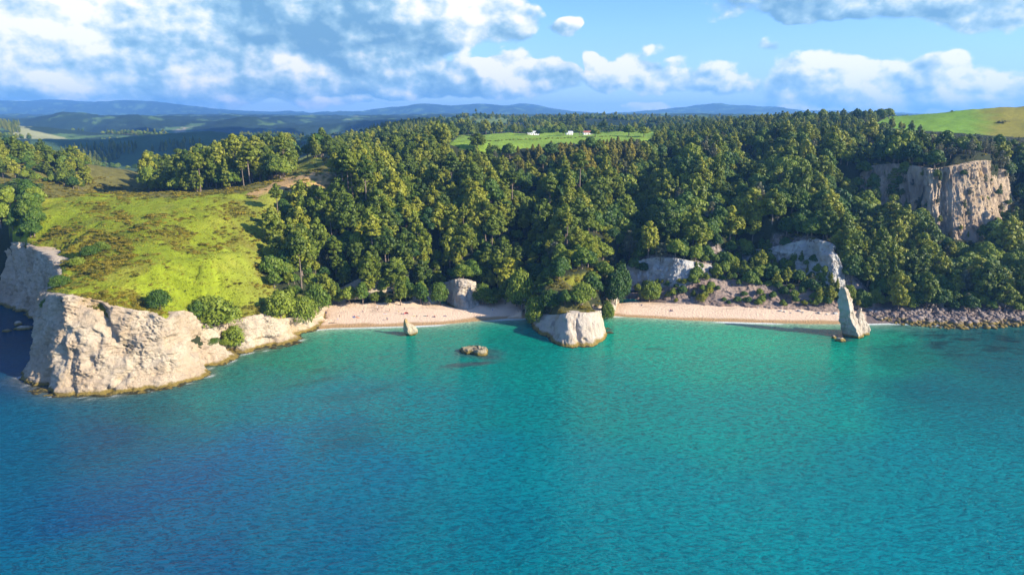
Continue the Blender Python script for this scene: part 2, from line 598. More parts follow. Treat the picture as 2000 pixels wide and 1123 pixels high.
def rock_wall(name, cols, mat, nc, nr, amp, cell=6.0, foot=1.0, inset=2.2, vstretch=1.0, ridge=0.5, seed=0.0, bands=0.0, low=-3.0, bulge=0.0, depth_in=4.0, dents=(), fine=.45):
    C = catmull(cols, nc)
    B, T = C[:, :3].copy(), C[:, 3:].copy()
    tang = np.gradient(C[:, :3] + C[:, 3:], axis=0)
    tang[:, 2] = 0
    tang /= np.linalg.norm(tang, axis=1)[:, None] + 1e-9
    outw = np.stack([tang[:, 1], -tang[:, 0], np.zeros(nc)], -1)      # columns run left to right seen from the sea
    k = 9
    ker = np.ones(k) / k
    ow = np.stack([np.convolve(np.pad(outw[:, i], k // 2, mode='edge'), ker, 'valid') for i in range(3)], -1)
    ow /= np.linalg.norm(ow, axis=1)[:, None]
    # ground behind the wall
    for i in range(0, nc, max(1, nc // 40)):
        lo = B[i] - ow[i] * inset
        lo[2] = low if low < 0 and B[i, 2] < .5 else B[i, 2] - 1.0
        over = float(((T[i] - B[i]) * ow[i])[:2].sum())
        hi = T[i] - ow[i] * max(1.6, over + inset + 1.5)
        hi[2] = T[i, 2] - .15
        if name == 'point_cliff' and (i > nc * .80 or i < nc * .12):
            lo[2] = .9
        TIN_P.append(tuple(lo))
        TIN_P.append(tuple(hi))
        if low >= 0:                       # foot on land: the ground in front
            fr = B[i] + ow[i] * 1.5
            TIN_P.append((fr[0], fr[1], B[i, 2]))
    r = np.linspace(0, 1, nr)
    rr = np.concatenate([r, [1.0, 1.0, 1.0]])
    V = B[None] * (1 - rr[:, None, None]) + T[None] * rr[:, None, None]
    # foot spreads outward, brow slightly rounded
    spread = foot * np.clip(1 - rr * 4.5, 0, 1) ** 1.6 + bulge * np.sin(np.pi * rr)
    V += ow[None] * spread[:, None, None]
    V[:, :, 2] += 0
    q = V.copy()
    kx = min(1.0, vstretch * 1.4)
    q[..., :2] = q[..., :2] * kx + B[None, :, :2] * (1 - kx)
    q[..., 2] *= vstretch
    q = q + seed
    n = fbm(q / cell, 5) * (1 - ridge) + (fbm(q / cell + 31, 4, True) - .3) * ridge
    n2 = fbm(q / (cell * .28) + 11, 3)
    cell3 = np.abs(fbm(q / (cell * 2.2) + 71, 2))
    disp = amp * (n * 1.0 + .26 * n2 - .9 * sstep(cell3, .22, .42))
    if bands:
        zb = V[..., 2] + 1.5 * fbm(V / 22 + 3, 2)
        disp += bands * np.abs(((zb / 2.3) % 1) - .5)
    edge = np.clip(np.minimum(np.arange(nc), np.arange(nc)[::-1]) / 6, 0, 1)
    fade = np.ones(len(rr))
    fade[-3:] = (.8, .3, .0)
    disp = disp + amp * fine * .5 * (fbm(q / (cell * .13) + 21, 4, True) - .2) * (.35 + sstep(fbm(q / cell + 51, 2), -.3, .3))
    disp = np.maximum(disp, -inset * .75)
    vx, vy = project(V[..., 0], V[..., 1], V[..., 2])
    wx, wy = vx + 5 * fbm(V / 4 + 61, 3), vy + 5 * fbm(V / 4 + 67, 3)
    for (dx, dy, rx, ry, dd, tilt) in dents:
        u_, v_ = wx - dx, wy - dy
        u_ = u_ - tilt * v_
        disp = disp - dd * np.exp(-((u_ / rx) ** 2 + (v_ / ry) ** 2) ** 1.3)
    V += ow[None] * (disp * fade[:, None] * edge[None])[..., None]
    V[:nr, :, 2] += (perlin(V[:nr] / 2.1 + 5) * .35 * min(amp, 2.2) * .5)
    depth_in = inset + (4.5 if low < 0 else 1.6)
    for j, back in enumerate((depth_in * .3, depth_in * .65, depth_in)):
        V[nr + j] -= ow * back * (np.clip(np.minimum(np.arange(nc), np.arange(nc)[::-1]) / (nc * .12), 0, 1)[:, None] if low >= 0 else 1)
        V[nr + j, :, 2] -= .15 + .22 * j * j
    V[0, :, 2] = np.where(B[:, 2] < .5, -3.0, B[:, 2] - 2.0)
    o = mesh_obj(name, V.reshape(-1, 3), grid_faces(len(rr), nc), [mat])
    return tag(o, kind='structure')


HEAD_DENTS = [(238, 682, 22, 22, 3.4, -.3), (214, 648, 10, 26, 2.4, .5), (176, 706, 12, 14, 2.0, .2), (200, 612, 10, 18, 2.0, .4), (186, 655, 16, 11, 1.6, .6), (118, 612, 8, 26, 3.0, 0),
              (140, 690, 13, 8, 1.2, .5), (160, 735, 16, 6, 1.2, 1.5), (245, 735, 7, 26, 1.8, -1.0), (330, 720, 4, 30, .8, -.2),
              (405, 690, 6, 20, 1.2, .6), (428, 695, 5, 16, 1.0, .8), (448, 674, 8, 10, 1.8, 0), (210, 760, 9, 8, 2.4, 0), (508, 652, 8, 18, 1.0, -.8), (560, 654, 10, 6, 1.2, 0), (20, 570, 16, 22, 2.2, .2), (50, 600, 12, 16, 2.0, .2), (60, 540, 6, 30, 1.6, 0)]
rock_wall('headland_cliff', HEAD, M_CREAM, 1150, 120, 2.8, 8.0, 2.6, 4.6, .8, .55, 0, .55, dents=HEAD_DENTS, fine=.8)
rock_wall('point_cliff', PENIN, M_STACK, 560, 60, 1.5, 7.0, 1.0, 3.2, .45, .5, 40, 0, bulge=.8, dents=[(1129, 655, 5, 22, 3.0, .1), (1120, 640, 3, 12, 1.5, 0), (1143, 664, 5, 6, 2, 0), (1070, 650, 10, 12, 2.0, 0), (1100, 632, 6, 8, 1.4, 0), (1128, 628, 2, 20, 1.0, 0), (1157, 630, 2, 14, .8, 0)])
rock_wall('beach_rock_cliff', MIDROCK, M_STACK, 200, 60, 2.4, 4.5, 1.0, 4, .40, .6, 60, 0, 0, .2, fine=1.0)
rock_wall('white_cliff', CLIFF_A, M_WHITE, 300, 60, 2.4, 7.0, 1.0, 4, .8, .4, 80, .5, 0)
rock_wall('beach_cliff', CLIFF_B, M_WHITE, 440, 100, 3.0, 7.0, 2.0, 4, .7, .5, 90, .6, 0)
rock_wall('beach_bank', BANK, M_SCREE, 460, 50, 3.0, 7.0, 2.5, 4, .7, .6, 95, .3, 0)
rock_wall('upper_cliff', UPCLIFF, M_ORANGE, 460, 90, 5.2, 8.0, 2.5, 8, .15, .8, 120, 0, 0, fine=1.0)
rock_wall('slope_cliff', SPUR, M_CREAM2, 120, 34, 1.3, 6.0, 1.0, 3, .7, .5, 150, .3, 0)

# ------------------------------------------------------------------ ground controls
BEACH1 = [(606, 645), (650, 641), (720, 639), (800, 637), (860, 634), (905, 630), (935, 627), (985, 623), (1036, 621)]
BEACH2 = [(1196, 617), (1225, 619), (1300, 623), (1350, 626), (1400, 628), (1500, 631), (1580, 633), (1640, 633), (1700, 632), (1760, 631)]
ROCKY = [(1810, 634), (1870, 637), (1930, 635), (2000, 630), (2100, 626), (2250, 622), (2500, 618)]
for (px, py) in BEACH1 + BEACH2 + ROCKY:
    p = at(px, py, 0)
    TIN_P.append(tuple(p))
    TIN_P.append((p[0], p[1] - 12, -1.6))
    TIN_P.append((p[0], p[1] - 40, -5))
for (px, py, z) in [(640, 602, 2.4), (700, 601, 2.6), (760, 600, 2.7), (820, 599, 2.7), (860, 600, 2.4), (950, 599, 2.2), (1000, 602, 1.8), (1022, 606, 1.2),
                    (1222, 596, 2.4), (1228, 592, 2.8), (1233, 588, 3.2), (1240, 592, 2.9), (1218, 590, 2.8), (1215, 603, 1.8), (850, 596, 2.6), (868, 598, 2.4), (940, 596, 2.4), (1190, 607, .9), (1204, 604, 1.4), (1200, 611, .5), (1186, 612, .4), (640, 625, 1.1), (760, 622, 1.2), (860, 618, 1.2), (960, 613, 1.0),
                    (1222, 590, 2.6), (1260, 592, 2.7), (1300, 593, 2.8), (1360, 595, 2.8), (1420, 597, 2.8), (1480, 600, 2.7), (1560, 603, 2.5), (1630, 608, 2.2), (1700, 612, 2),
                    (1260, 608, 1.2), (1400, 612, 1.2), (1560, 618, 1.1),
                    (1760, 612, 2.4), (1850, 610, 3), (1950, 605, 3.4), (2100, 602, 3.5), (2300, 600, 3.5)]:
    TIN_P.append(tuple(at(px, py, z)))
SEA_PTS = [(-60, 640, -5), (0, 680, -5), (30, 790, -6), (200, 800, -6), (420, 745, -5), (480, 712, -5), (560, 690, -4), (1000, 700, -6), (1120, 710, -6), (1230, 670, -4)]
for (px, py, z) in SEA_PTS:
    TIN_P.append(tuple(at(px, py, z)))
for X in range(-900, 1100, 100):
    TIN_P.append((X, 180, -9))
GROUND = [  # px, distance, height
    # headland pasture
    (300, 300, 41.5), (200, 290, 40), (300, 340, 46.5), (160, 320, 42.5), (200, 370, 50), (400, 300, 30), (420, 330, 38), (300, 390, 53), (400, 390, 51),
    (150, 400, 50), (100, 430, 53), (300, 425, 56.5), (420, 425, 56), (200, 430, 56), (60, 400, 50), (0, 400, 50), (0, 430, 53), (-120, 420, 52), (-300, 430, 55),
    (500, 345, 25), (500, 370, 35), (490, 400, 46), (520, 430, 54), (560, 350, 17), (580, 380, 30), (560, 420, 46), (610, 400, 34), (620, 440, 50),
    (300, 450, 56), (150, 450, 55), (450, 450, 57), (560, 460, 58), (640, 470, 60),
    # behind the headland
    (300, 520, 46), (200, 540, 44), (100, 540, 50), (0, 520, 56), (-150, 520, 60), (420, 500, 50), (520, 510, 58), (600, 520, 62), (650, 500, 61),
    (-200, 680, 100), (0, 650, 84), (60, 640, 72), (100, 620, 63), (160, 600, 48), (220, 600, 38), (0, 800, 70), (120, 780, 30),
    (300, 620, 38), (350, 600, 50), (400, 620, 55), (460, 640, 62), (520, 650, 64), (560, 640, 64), (610, 630, 67), (640, 600, 66), (650, 700, 60), (600, 740, 52),
    (400, 740, 40), (500, 760, 45), (250, 900, 19), (200, 1000, 16), (300, 1100, 14), (100, 1000, 22), (0, 1000, 40), (-200, 1000, 70), (400, 900, 22), (550, 900, 30),
    # main wooded slope
    (660, 400, 26), (690, 430, 46), (720, 410, 36), (700, 470, 51), (700, 540, 54), (720, 620, 58), (700, 720, 58), (720, 840, 66),
    (800, 400, 22), (800, 440, 44), (800, 500, 53), (800, 580, 60), (800, 680, 66), (790, 800, 76),
    (900, 405, 20), (900, 450, 42), (900, 520, 54), (900, 590, 62), (900, 640, 79), (900, 720, 80), (870, 800, 80),
    (960, 400, 10), (975, 430, 20), (1000, 480, 44), (1000, 540, 52), (1000, 590, 60), (1000, 630, 78), (1000, 720, 80), (1000, 850, 82), (1000, 960, 80),
    (1060, 345, 20), (1100, 340, 17), (1140, 342, 17), (1090, 352, 23), (1140, 360, 25), (1180, 372, 20), (1100, 372, 28), (1140, 390, 30), (1060, 380, 20), (1150, 420, 36),
    (1070, 430, 32), (1100, 480, 50), (1120, 540, 57), (1100, 600, 66), (1120, 660, 79), (1120, 760, 82), (1120, 950, 80),
    (1200, 420, 28), (1220, 470, 36), (1240, 520, 44), (1250, 580, 60), (1220, 640, 75), (1240, 720, 82), (1250, 860, 82),
    (1300, 430, 34), (1310, 480, 52), (1320, 540, 66), (1320, 600, 70), (1330, 700, 78), (1330, 850, 82), (1330, 980, 82),
    (1400, 425, 36), (1400, 470, 44), (1400, 520, 56), (1400, 600, 69), (1400, 700, 78), (1420, 850, 89), (1420, 950, 90),
    (1500, 425, 44), (1500, 480, 58), (1500, 540, 66), (1490, 620, 73), (1500, 720, 82), (1500, 880, 97), (1500, 980, 96),
    (1580, 425, 42), (1600, 470, 44), (1600, 540, 72), (1600, 640, 77), (1620, 760, 88), (1640, 900, 100), (1640, 980, 99),
    (1700, 400, 20), (1700, 430, 26), (1680, 460, 34), (1700, 540, 76), (1700, 620, 82), (1720, 700, 86), (1740, 800, 92), (1730, 900, 100),
    (1760, 385, 10), (1780, 420, 18), (1800, 450, 24), (1850, 380, 8), (1880, 410, 15), (1870, 435, 22), (1950, 390, 9), (1960, 430, 20), (2050, 400, 12), (2060, 450, 24),
    (1800, 540, 76), (1900, 530, 77), (2000, 540, 76), (1850, 620, 80), (1950, 640, 80), (2050, 620, 80), (1900, 700, 81), (2020, 720, 81),
    (1800, 850, 100), (1850, 780, 89), (1950, 780, 88), (2050, 790, 90), (1900, 900, 115), (2000, 910, 119), (2100, 920, 121), (1800, 930, 108), (2000, 1100, 105), (1750, 1080, 92),
    (2200, 560, 78), (2300, 700, 84), (2300, 900, 120), (2300, 400, 12), (2400, 1100, 105), (2200, 430, 18),
]
for g in GROUND:
    TIN_P.append(tuple(atYz(*g)))
MOUNT = [(-600, 200), (-300, 204), (-100, 208), (0, 208), (50, 206), (100, 206), (200, 209), (250, 207), (290, 207), (320, 211), (335, 217), (358, 224), (372, 219), (384, 217),
         (396, 221), (412, 227), (450, 225), (500, 223), (560, 222), (620, 226), (700, 227), (727, 223), (745, 217), (767, 214), (785, 214), (800, 218), (822, 214), (834, 210),
         (850, 213), (880, 213), (915, 209), (940, 212), (985, 214), (1020, 213), (1045, 209), (1062, 213), (1078, 220), (1115, 226), (1137, 230), (1160, 227), (1189, 225),
         (1263, 222), (1328, 220), (1350, 217), (1368, 213), (1387, 209), (1410, 212), (1440, 214), (1479, 219), (1517, 224), (1600, 226), (1700, 224), (1800, 228), (2000, 226), (2300, 222), (2600, 224)]
for (px, py) in MOUNT:
    TIN_P.append(tuple(atY(px, 229 + (py - 229) * 1.5 + 1, 12000 + 700 * math.sin(px * .013))))
    TIN_P.append(tuple(atYz(px, 15500, 60)))
FAR = [
    (-600, 1400, 60), (-200, 1400, 55), (0, 1300, 40), (100, 1400, 25), (170, 1500, 46), (250, 1550, 56), (300, 1450, 24), (370, 1650, 62), (430, 1500, 24), (250, 1300, 8), (400, 1250, 8),
    (500, 1300, 20), (600, 1300, 30), (650, 1200, 44), (700, 1050, 64), (680, 1400, 50), (740, 1250, 80), (770, 1300, 87), (800, 1300, 82), (840, 1200, 76), (900, 1150, 74),
    (20, 2000, 84), (60, 2050, 76), (120, 2050, 58), (180, 2000, 38), (-100, 1950, 80), (260, 2000, 18), (330, 2000, 10), (420, 2150, 44), (550, 2150, 36), (480, 2400, 8), (680, 1900, 34),
    (60, 2700, 4), (300, 2700, 5), (500, 2700, 8), (650, 2500, 14), (60, 3100, 5), (300, 3100, 6), (450, 3150, 5), (620, 3050, 10), (700, 2300, 40), (-200, 2900, 6),
    (40, 3600, 70), (100, 3600, 104), (170, 3600, 116), (250, 3700, 110), (300, 3800, 66), (400, 3600, 50), (470, 3600, 86), (560, 3600, 40), (640, 3500, 58), (-200, 3600, 70), (-500, 3600, 90),
    (330, 4600, 88), (400, 4700, 92), (500, 4700, 84), (600, 4700, 80), (700, 4800, 84), (200, 4700, 78), (0, 4700, 70),
    (860, 1900, 92), (900, 2000, 99), (950, 1950, 95), (820, 1800, 82), (1000, 1900, 86), (1050, 1300, 76), (1120, 1250, 77), (1200, 1300, 76), (1300, 1300, 78), (1400, 1300, 82),
    (1600, 1300, 92), (1800, 1300, 84), (2100, 1400, 80), (2500, 1400, 80),
    (850, 3000, 70), (1000, 3000, 78), (1200, 3200, 90), (1350, 3400, 96), (1500, 3000, 80), (1800, 3000, 70), (2300, 3000, 80),
    (850, 4700, 90), (1000, 4700, 95), (1250, 5000, 98), (1400, 4800, 98), (1700, 5000, 85), (2300, 5000, 90),
]
for g in FAR:
    TIN_P.append(tuple(atYz(*g)))
for px in range(-600, 2700, 150):
    TIN_P.append(tuple(atYz(px, 7200, 104 + 15 * math.sin(px * .021) + 12 * math.sin(px * .057 + 1))))
    TIN_P.append(tuple(atYz(px, 9800, 105 + 14 * math.sin(px * .013))))
TIN_P.append((-9000, 100, -9)); TIN_P.append((9000, 100, -9))
TIN_P.append((-20000, 16500, 50)); TIN_P.append((20000, 16500, 50))
TIN_P.append((-900, 240, -9)); TIN_P.append((1100, 240, -9))

tp = np.array(TIN_P)
key = np.round(tp[:, :2], 1)
_, ui = np.unique(key, axis=0, return_index=True)
tp = tp[ui]
res = delaunay_2d_cdt([Vector((a[0], a[1])) for a in tp], [], [], 0, 1e-5)
tv = np.array([[v[0], v[1]] for v in res[0]])
tz = np.array([tp[o[0], 2] if len(o) else 0 for o in res[3]])
tris = np.array(res[2])

# grid that follows the view fan, fine near the shore
NCOL = 620
rows = [215.0]
while rows[-1] < 16000:
    yv = rows[-1]
    rows.append(yv + (1.35 if yv < 420 else 1.35 + (yv - 420) * .0125))
YR = np.array(rows)
NROW = len(YR)
US = np.linspace(-1, 1, NCOL)


def fan(Y):
    return 0.98 * Y + 50


GX = US[None] * fan(YR)[:, None]
GY = np.repeat(YR[:, None], NCOL, 1)
GZ = np.full(GX.shape, np.nan)
for tr in tris:
    a, b, c = tv[tr[0]], tv[tr[1]], tv[tr[2]]
    r0 = np.searchsorted(YR, min(a[1], b[1], c[1])) - 1
    r1 = np.searchsorted(YR, max(a[1], b[1], c[1])) + 1
    r0 = max(r0, 0)
    r1 = min(r1, NROW)
    if r0 >= r1:
        continue
    den = (b[1] - c[1]) * (a[0] - c[0]) + (c[0] - b[0]) * (a[1] - c[1])
    if abs(den) < 1e-9:
        continue
    xs, ys = GX[r0:r1], GY[r0:r1]
    l1 = ((b[1] - c[1]) * (xs - c[0]) + (c[0] - b[0]) * (ys - c[1])) / den
    l2 = ((c[1] - a[1]) * (xs - c[0]) + (a[0] - c[0]) * (ys - c[1])) / den
    l3 = 1 - l1 - l2
    ins = (l1 >= -1e-6) & (l2 >= -1e-6) & (l3 >= -1e-6)
    GZ[r0:r1][ins] = (l1 * tz[tr[0]] + l2 * tz[tr[1]] + l3 * tz[tr[2]])[ins]
GZ = np.nan_to_num(GZ, nan=-9.0)


def blur(Z, n, mask):
    for _ in range(n):
        Zp = np.pad(Z, 1, mode='edge')
        S = (Zp[:-2, 1:-1] + Zp[2:, 1:-1] + Zp[1:-1, :-2] + Zp[1:-1, 2:] + Zp[1:-1, 1:-1] * 2) / 6
        Z = Z * (1 - mask) + S * mask
    return Z


# steep places (cliffs) stay sharp
gyv = np.abs(np.gradient(GZ, axis=0) / np.gradient(GY, axis=0)) + np.abs(np.gradient(GZ, axis=1) / np.gradient(GX, axis=1))
steep = sstep(gyv, 1.2, 2.2)
for _ in range(3):
    sp_ = np.pad(steep, 1, mode='edge')
    steep = np.maximum.reduce([sp_[:-2, 1:-1], sp_[2:, 1:-1], sp_[1:-1, :-2], sp_[1:-1, 2:], steep])
GZ = blur(GZ, 16, (1 - steep) * (GZ > 1.5))
PXG, PYG = project(GX, GY, GZ)
land = sstep(GZ, 3, 12)
wood = sstep(GY, 400, 470) * land
wood *= 1 - sstep(PXG, 640, 560) * .75
plate = sstep(GY, 620, 680) * sstep(GY, 1050, 980)
GZ += wood * (1 - .72 * plate) * (1 - steep) * (fbm(xy3(GX, GY, 1 / 85., 2), 3, True) - .25) * 11 * sstep(GY, 1500, 1000)
GZ += land * (1 - steep) * fbm(xy3(GX, GY, 1 / 22., 5), 3) * 1.2
hl = land * (1 - steep) * (PXG < 560) * sstep(GY, 275, 310) * (GY < 460)
GZ -= hl * sstep(fbm(xy3(GX * .6 + GY * .5, GY, 1 / 38., 6), 3, True), .25, .6) * 1.6
farm = sstep(GY, 1150, 1700)
GZ += farm * (fbm(xy3(GX, GY, 1 / 520., 7), 5, True) - .22) * (22 + 26 * sstep(GY, 2300, 3600)) * (1 - sstep(GY, 7000, 9000))
mt = sstep(GY, 8000, 10500)
GZ += mt * (fbm(xy3(GX, GY, 1 / 1300., 9), 6, True) - .15) * 75 * (1 - .6 * np.exp(-((GY - 12000) / 500.) ** 2))
for gl, wd, dp in (([(1225, 415), (1255, 480), (1290, 560), (1300, 620)], 20, 15), ([(575, 372), (590, 410), (600, 445), (640, 480)], 15, 13), ([(800, 412), (815, 470), (880, 540)], 17, 12),
                   ([(1440, 445), (1475, 520), (1450, 600)], 18, 13), ([(1690, 440), (1655, 520), (1680, 600)], 20, 14), ([(1010, 420), (1060, 480), (1040, 560)], 15, 10)):
    gp = [atYz(a, b, 50)[:2] for a, b in gl]
    dmin = np.full(GX.shape, 1e9)
    for a, b in zip(gp[:-1], gp[1:]):
        ab = b - a
        t_ = np.clip(((GX - a[0]) * ab[0] + (GY - a[1]) * ab[1]) / (ab @ ab), 0, 1)
        dmin = np.minimum(dmin, np.hypot(GX - a[0] - t_ * ab[0], GY - a[1] - t_ * ab[1]))
    GZ -= dp * np.exp(-(dmin / wd) ** 2) * (1 - steep) * sstep(GZ, 10, 30)
# small undulation of the beach
GZ += (1 - sstep(GZ, 2.6, 3.4)) * sstep(GZ, -.2, .5) * fbm(xy3(GX, GY, 1 / 14., 11), 2) * .16


def ground_z(x, y):
    x = np.asarray(x, float)
    y = np.asarray(y, float)
    fr = np.interp(y, YR, np.arange(NROW))
    r = np.clip(fr.astype(int), 0, NROW - 2)
    fr = fr - r

    def row(rr):
        u = (x / fan(YR[rr]) + 1) * .5 * (NCOL - 1)
        c = np.clip(u.astype(int), 0, NCOL - 2)
        f = np.clip(u - c, 0, 1)
        return GZ[rr, c] * (1 - f) + GZ[rr, c + 1] * f
    return row(r) * (1 - fr) + row(r + 1) * fr


def in_poly(px, py, poly):
    px = np.asarray(px)
    py = np.asarray(py)
    ins = np.zeros(px.shape, bool)
    n = len(poly)
    j = n - 1
    for i in range(n):
        xi, yi = poly[i]
        xj, yj = poly[j]
        c = ((yi > py) != (yj > py)) & (px < (xj - xi) * (py - yi) / (yj - yi + 1e-9) + xi)
        ins ^= c
        j = i
    return ins


# land cover areas
P_HEAD = [(30, 470), (0, 400), (30, 384), (160, 380), (300, 384), (470, 376), (560, 360), (640, 352), (655, 372), (600, 395), (560, 420), (530, 470), (510, 530), (545, 570), (640, 590),
          (600, 640), (440, 660), (330, 640), (60, 600), (70, 500)]
P_MEADOW = [(860, 296), (895, 268), (960, 264), (1090, 258), (1280, 258), (1285, 276), (1130, 284), (1000, 296), (930, 298)]
P_RMEAD = [(1700, 248), (1730, 233), (1850, 218), (2100, 205), (2500, 200), (2500, 275), (2000, 270), (1930, 268), (1850, 262), (1780, 256)]
P_TRACK = [(478, 380), (530, 362), (560, 350), (620, 344), (650, 350), (628, 360), (570, 368), (540, 374), (500, 386)]
P_BACKGRASS = [(560, 330), (575, 300), (640, 312), (655, 322), (610, 335), (640, 350), (560, 350)]
P_POINTGRASS = [(1070, 573), (1080, 548), (1150, 536), (1165, 545), (1140, 572), (1100, 580)]


P_SC = [([(75, 470), (110, 440), (150, 440), (250, 460), (262, 500), (225, 530), (190, 545), (110, 520), (80, 500)], .85),
        ([(75, 590), (60, 570), (140, 575), (260, 568), (300, 600), (350, 620), (330, 650), (230, 625), (130, 600)], .9),
        ([(140, 395), (200, 395), (260, 420), (255, 438), (180, 425)], .6),
        ([(280, 420), (420, 420), (470, 470), (400, 500), (330, 480)], .38),
        ([(400, 400), (520, 395), (560, 420), (540, 500), (450, 470)], .40),
        ([(430, 540), (540, 560), (560, 600), (440, 560)], .5),
        ([(500, 470), (560, 430), (570, 560), (500, 540)], .45),
        ([(350, 590), (640, 600), (640, 640), (420, 640)], .5)]


def veg_color():
    C = np.empty(GX.shape + (3,))
    C[:] = (0.030, 0.036, 0.016)                                    # forest floor
    nb = fbm(xy3(GX, GY, 1 / 30., 21), 4)
    nf = fbm(xy3(GX, GY, 1 / 5., 23), 3)
    near = GY < 1100
    grass = np.array((0.200, 0.245, 0.014))
    dry = np.array((0.300, 0.270, 0.040))
    g = grass[None, None] * (1 + .35 * nf[..., None]) * 1.0
    g = g * (1 - sstep(nb, .05, .45)[..., None] * .6) + dry * sstep(nb, .05, .45)[..., None] * .6
    sc1 = sstep(fbm(xy3(GX, GY, 1 / 26., 101), 4) + .5 * fbm(xy3(GX, GY, 1 / 7., 103), 3), .0, .22)
    scz = sc1 * .42
    for poly, v in P_SC:
        scz = np.where(in_poly(PXG, PYG, poly), np.clip(v * .55 + .9 * sc1, 0, 1), scz)
    g = g * (1 - scz[..., None] * .8) + np.array((0.125, 0.108, 0.014)) * scz[..., None] * .8
    sparse = sstep(PXG, 380, 560)[..., None] * .5
    g = g * (1 - sparse) + np.array((0.22, 0.215, 0.05)) * sparse
    mh = in_poly(PXG, PYG, P_HEAD) & (GY < 500) & (GZ > 6)
    C[mh] = g[mh]
    bk = near & (GY > 440) & (PXG < 660) & (PYG > 300)
    dryc = np.array((0.13, 0.12, 0.03)) * (1 + .5 * nf[..., None])
    C[bk & ~mh] = dryc[bk & ~mh]
    bg = near & in_poly(PXG, PYG, P_BACKGRASS) & (GY > 500)
    C[bg] = (g * .9)[bg]
    vm = (GY > 820) & (GY < 1150) & (PXG < 330) & (PXG > 150)
    C[vm] = (0.24, 0.24, 0.07)
    md = in_poly(PXG, PYG, P_MEADOW) & (GY > 600) & (GY < 1050)
    C[md] = (np.array((0.19, 0.29, 0.035)) * (1 + .2 * nb[..., None]))[md]
    rm = in_poly(PXG, PYG, P_RMEAD) & (GY > 700) & (GY < 1300)
    oliv = sstep(PXG + 40 * nb, 1880, 1960)[..., None]
    rc = np.array((0.145, 0.255, 0.022)) * (1 - oliv) + np.array((0.20, 0.18, 0.02)) * oliv
    C[rm] = (rc * (1 + .25 * nf[..., None]))[rm]
    pg = in_poly(PXG, PYG, P_POINTGRASS) & (GY < 400)
    C[pg] = (np.array((0.155, 0.155, 0.020)) * (1 + .5 * nf[..., None]))[pg]
    tk = in_poly(PXG, PYG + 5 * nf, P_TRACK) & (GY < 640) & (nb + nf > -.25)
    C[tk] = (0.42, 0.27, 0.11)
    # far farmland: dark bush with paler paddocks
    fr = GY >= 1100
    f1 = fbm(xy3(GX, GY * .55, 1 / 190., 31), 4)
    f2 = fbm(xy3(GX, GY * .7, 1 / 60., 33), 3)
    bush = np.array((0.020, 0.040, 0.026))
    padd = np.array((0.085, 0.145, 0.050))
    pale = np.array((0.30, 0.27, 0.17))
    k = sstep(f1 + .25 * f2, .12, .24)[..., None]
    F = bush * (1 + .3 * f2[..., None]) * (1 - k) + padd * k
    k2 = sstep(f1 + .4 * f2, .42, .5)[..., None] * (GY < 6000)[..., None]
    F = F * (1 - k2) + pale * k2
    C[fr] = F[fr]
    ps = (GY > 1500) & (GY < 3000) & in_poly(PXG + 6 * f2, PYG, [(20, 262), (40, 250), (75, 258), (130, 270), (195, 286), (180, 296), (120, 298), (80, 290), (50, 276)])
    C[ps] = (np.array((0.27, 0.27, 0.13)) * (1 + .3 * f2[..., None]))[ps]
    dk = (GY > 1180) & (GY < 1750) & (PXG > 60) & (PXG < 560)
    C[dk] = (np.array((0.055, 0.10, 0.045)) * (1 + .3 * f2[..., None]))[dk]  # dark pasture green, cloud shade over the valley hills put into the colour
    hk = (GY > 1750) & (GY < 2200) & (PXG > 800) & (PXG < 1010)
    C[hk] = (np.array((0.13, 0.18, 0.06)) * (1 + .2 * f2[..., None]))[hk]
    # bare cut in the hillside far off
    sl = in_poly(PXG, PYG, [(618, 272), (635, 262), (655, 264), (650, 285), (630, 290)]) & (GY > 1000)
    C[sl] = (0.42, 0.33, 0.24)
    # beach
    sand = (GZ < 4.2) & (GY < 400) & (PXG > 590)
    wetn = GZ + .18 * fbm(xy3(GX, GY, 1 / 16., 41), 2)
    wet = sstep(wetn, .62, .38)[..., None]
    S = np.array((0.70, 0.515, 0.355)) * (1 - wet) + np.array((0.40, 0.255, 0.12)) * wet
    S = S * (1 + .07 * nf[..., None] + .05 * fbm(xy3(GX, GY, 1 / 2.2, 43), 2)[..., None])
    deb = (sstep(fbm(xy3(GX * .5, GY * 1.6, 1 / 5., 45), 3), .12, .3) * sstep(GZ, 1.7, 2.2) * np.where(PXG > 1480, .8, .35))[..., None]
    S = S * (1 - deb) + np.array((0.22, 0.15, 0.10)) * deb
    C[sand] = S[sand]
    rk = sand & (PXG > 1690)
    C[rk] = (0.17, 0.13, 0.11)
    hk_ = (PXG > 1030) & (PXG < 1195) & (GY < 352) & (GZ > 5)
    C[hk_] = (np.array((0.10, 0.095, 0.03)) * (1 + .6 * nf[..., None]))[hk_]
    return np.clip(C, .004, .9)


COLS = veg_color()


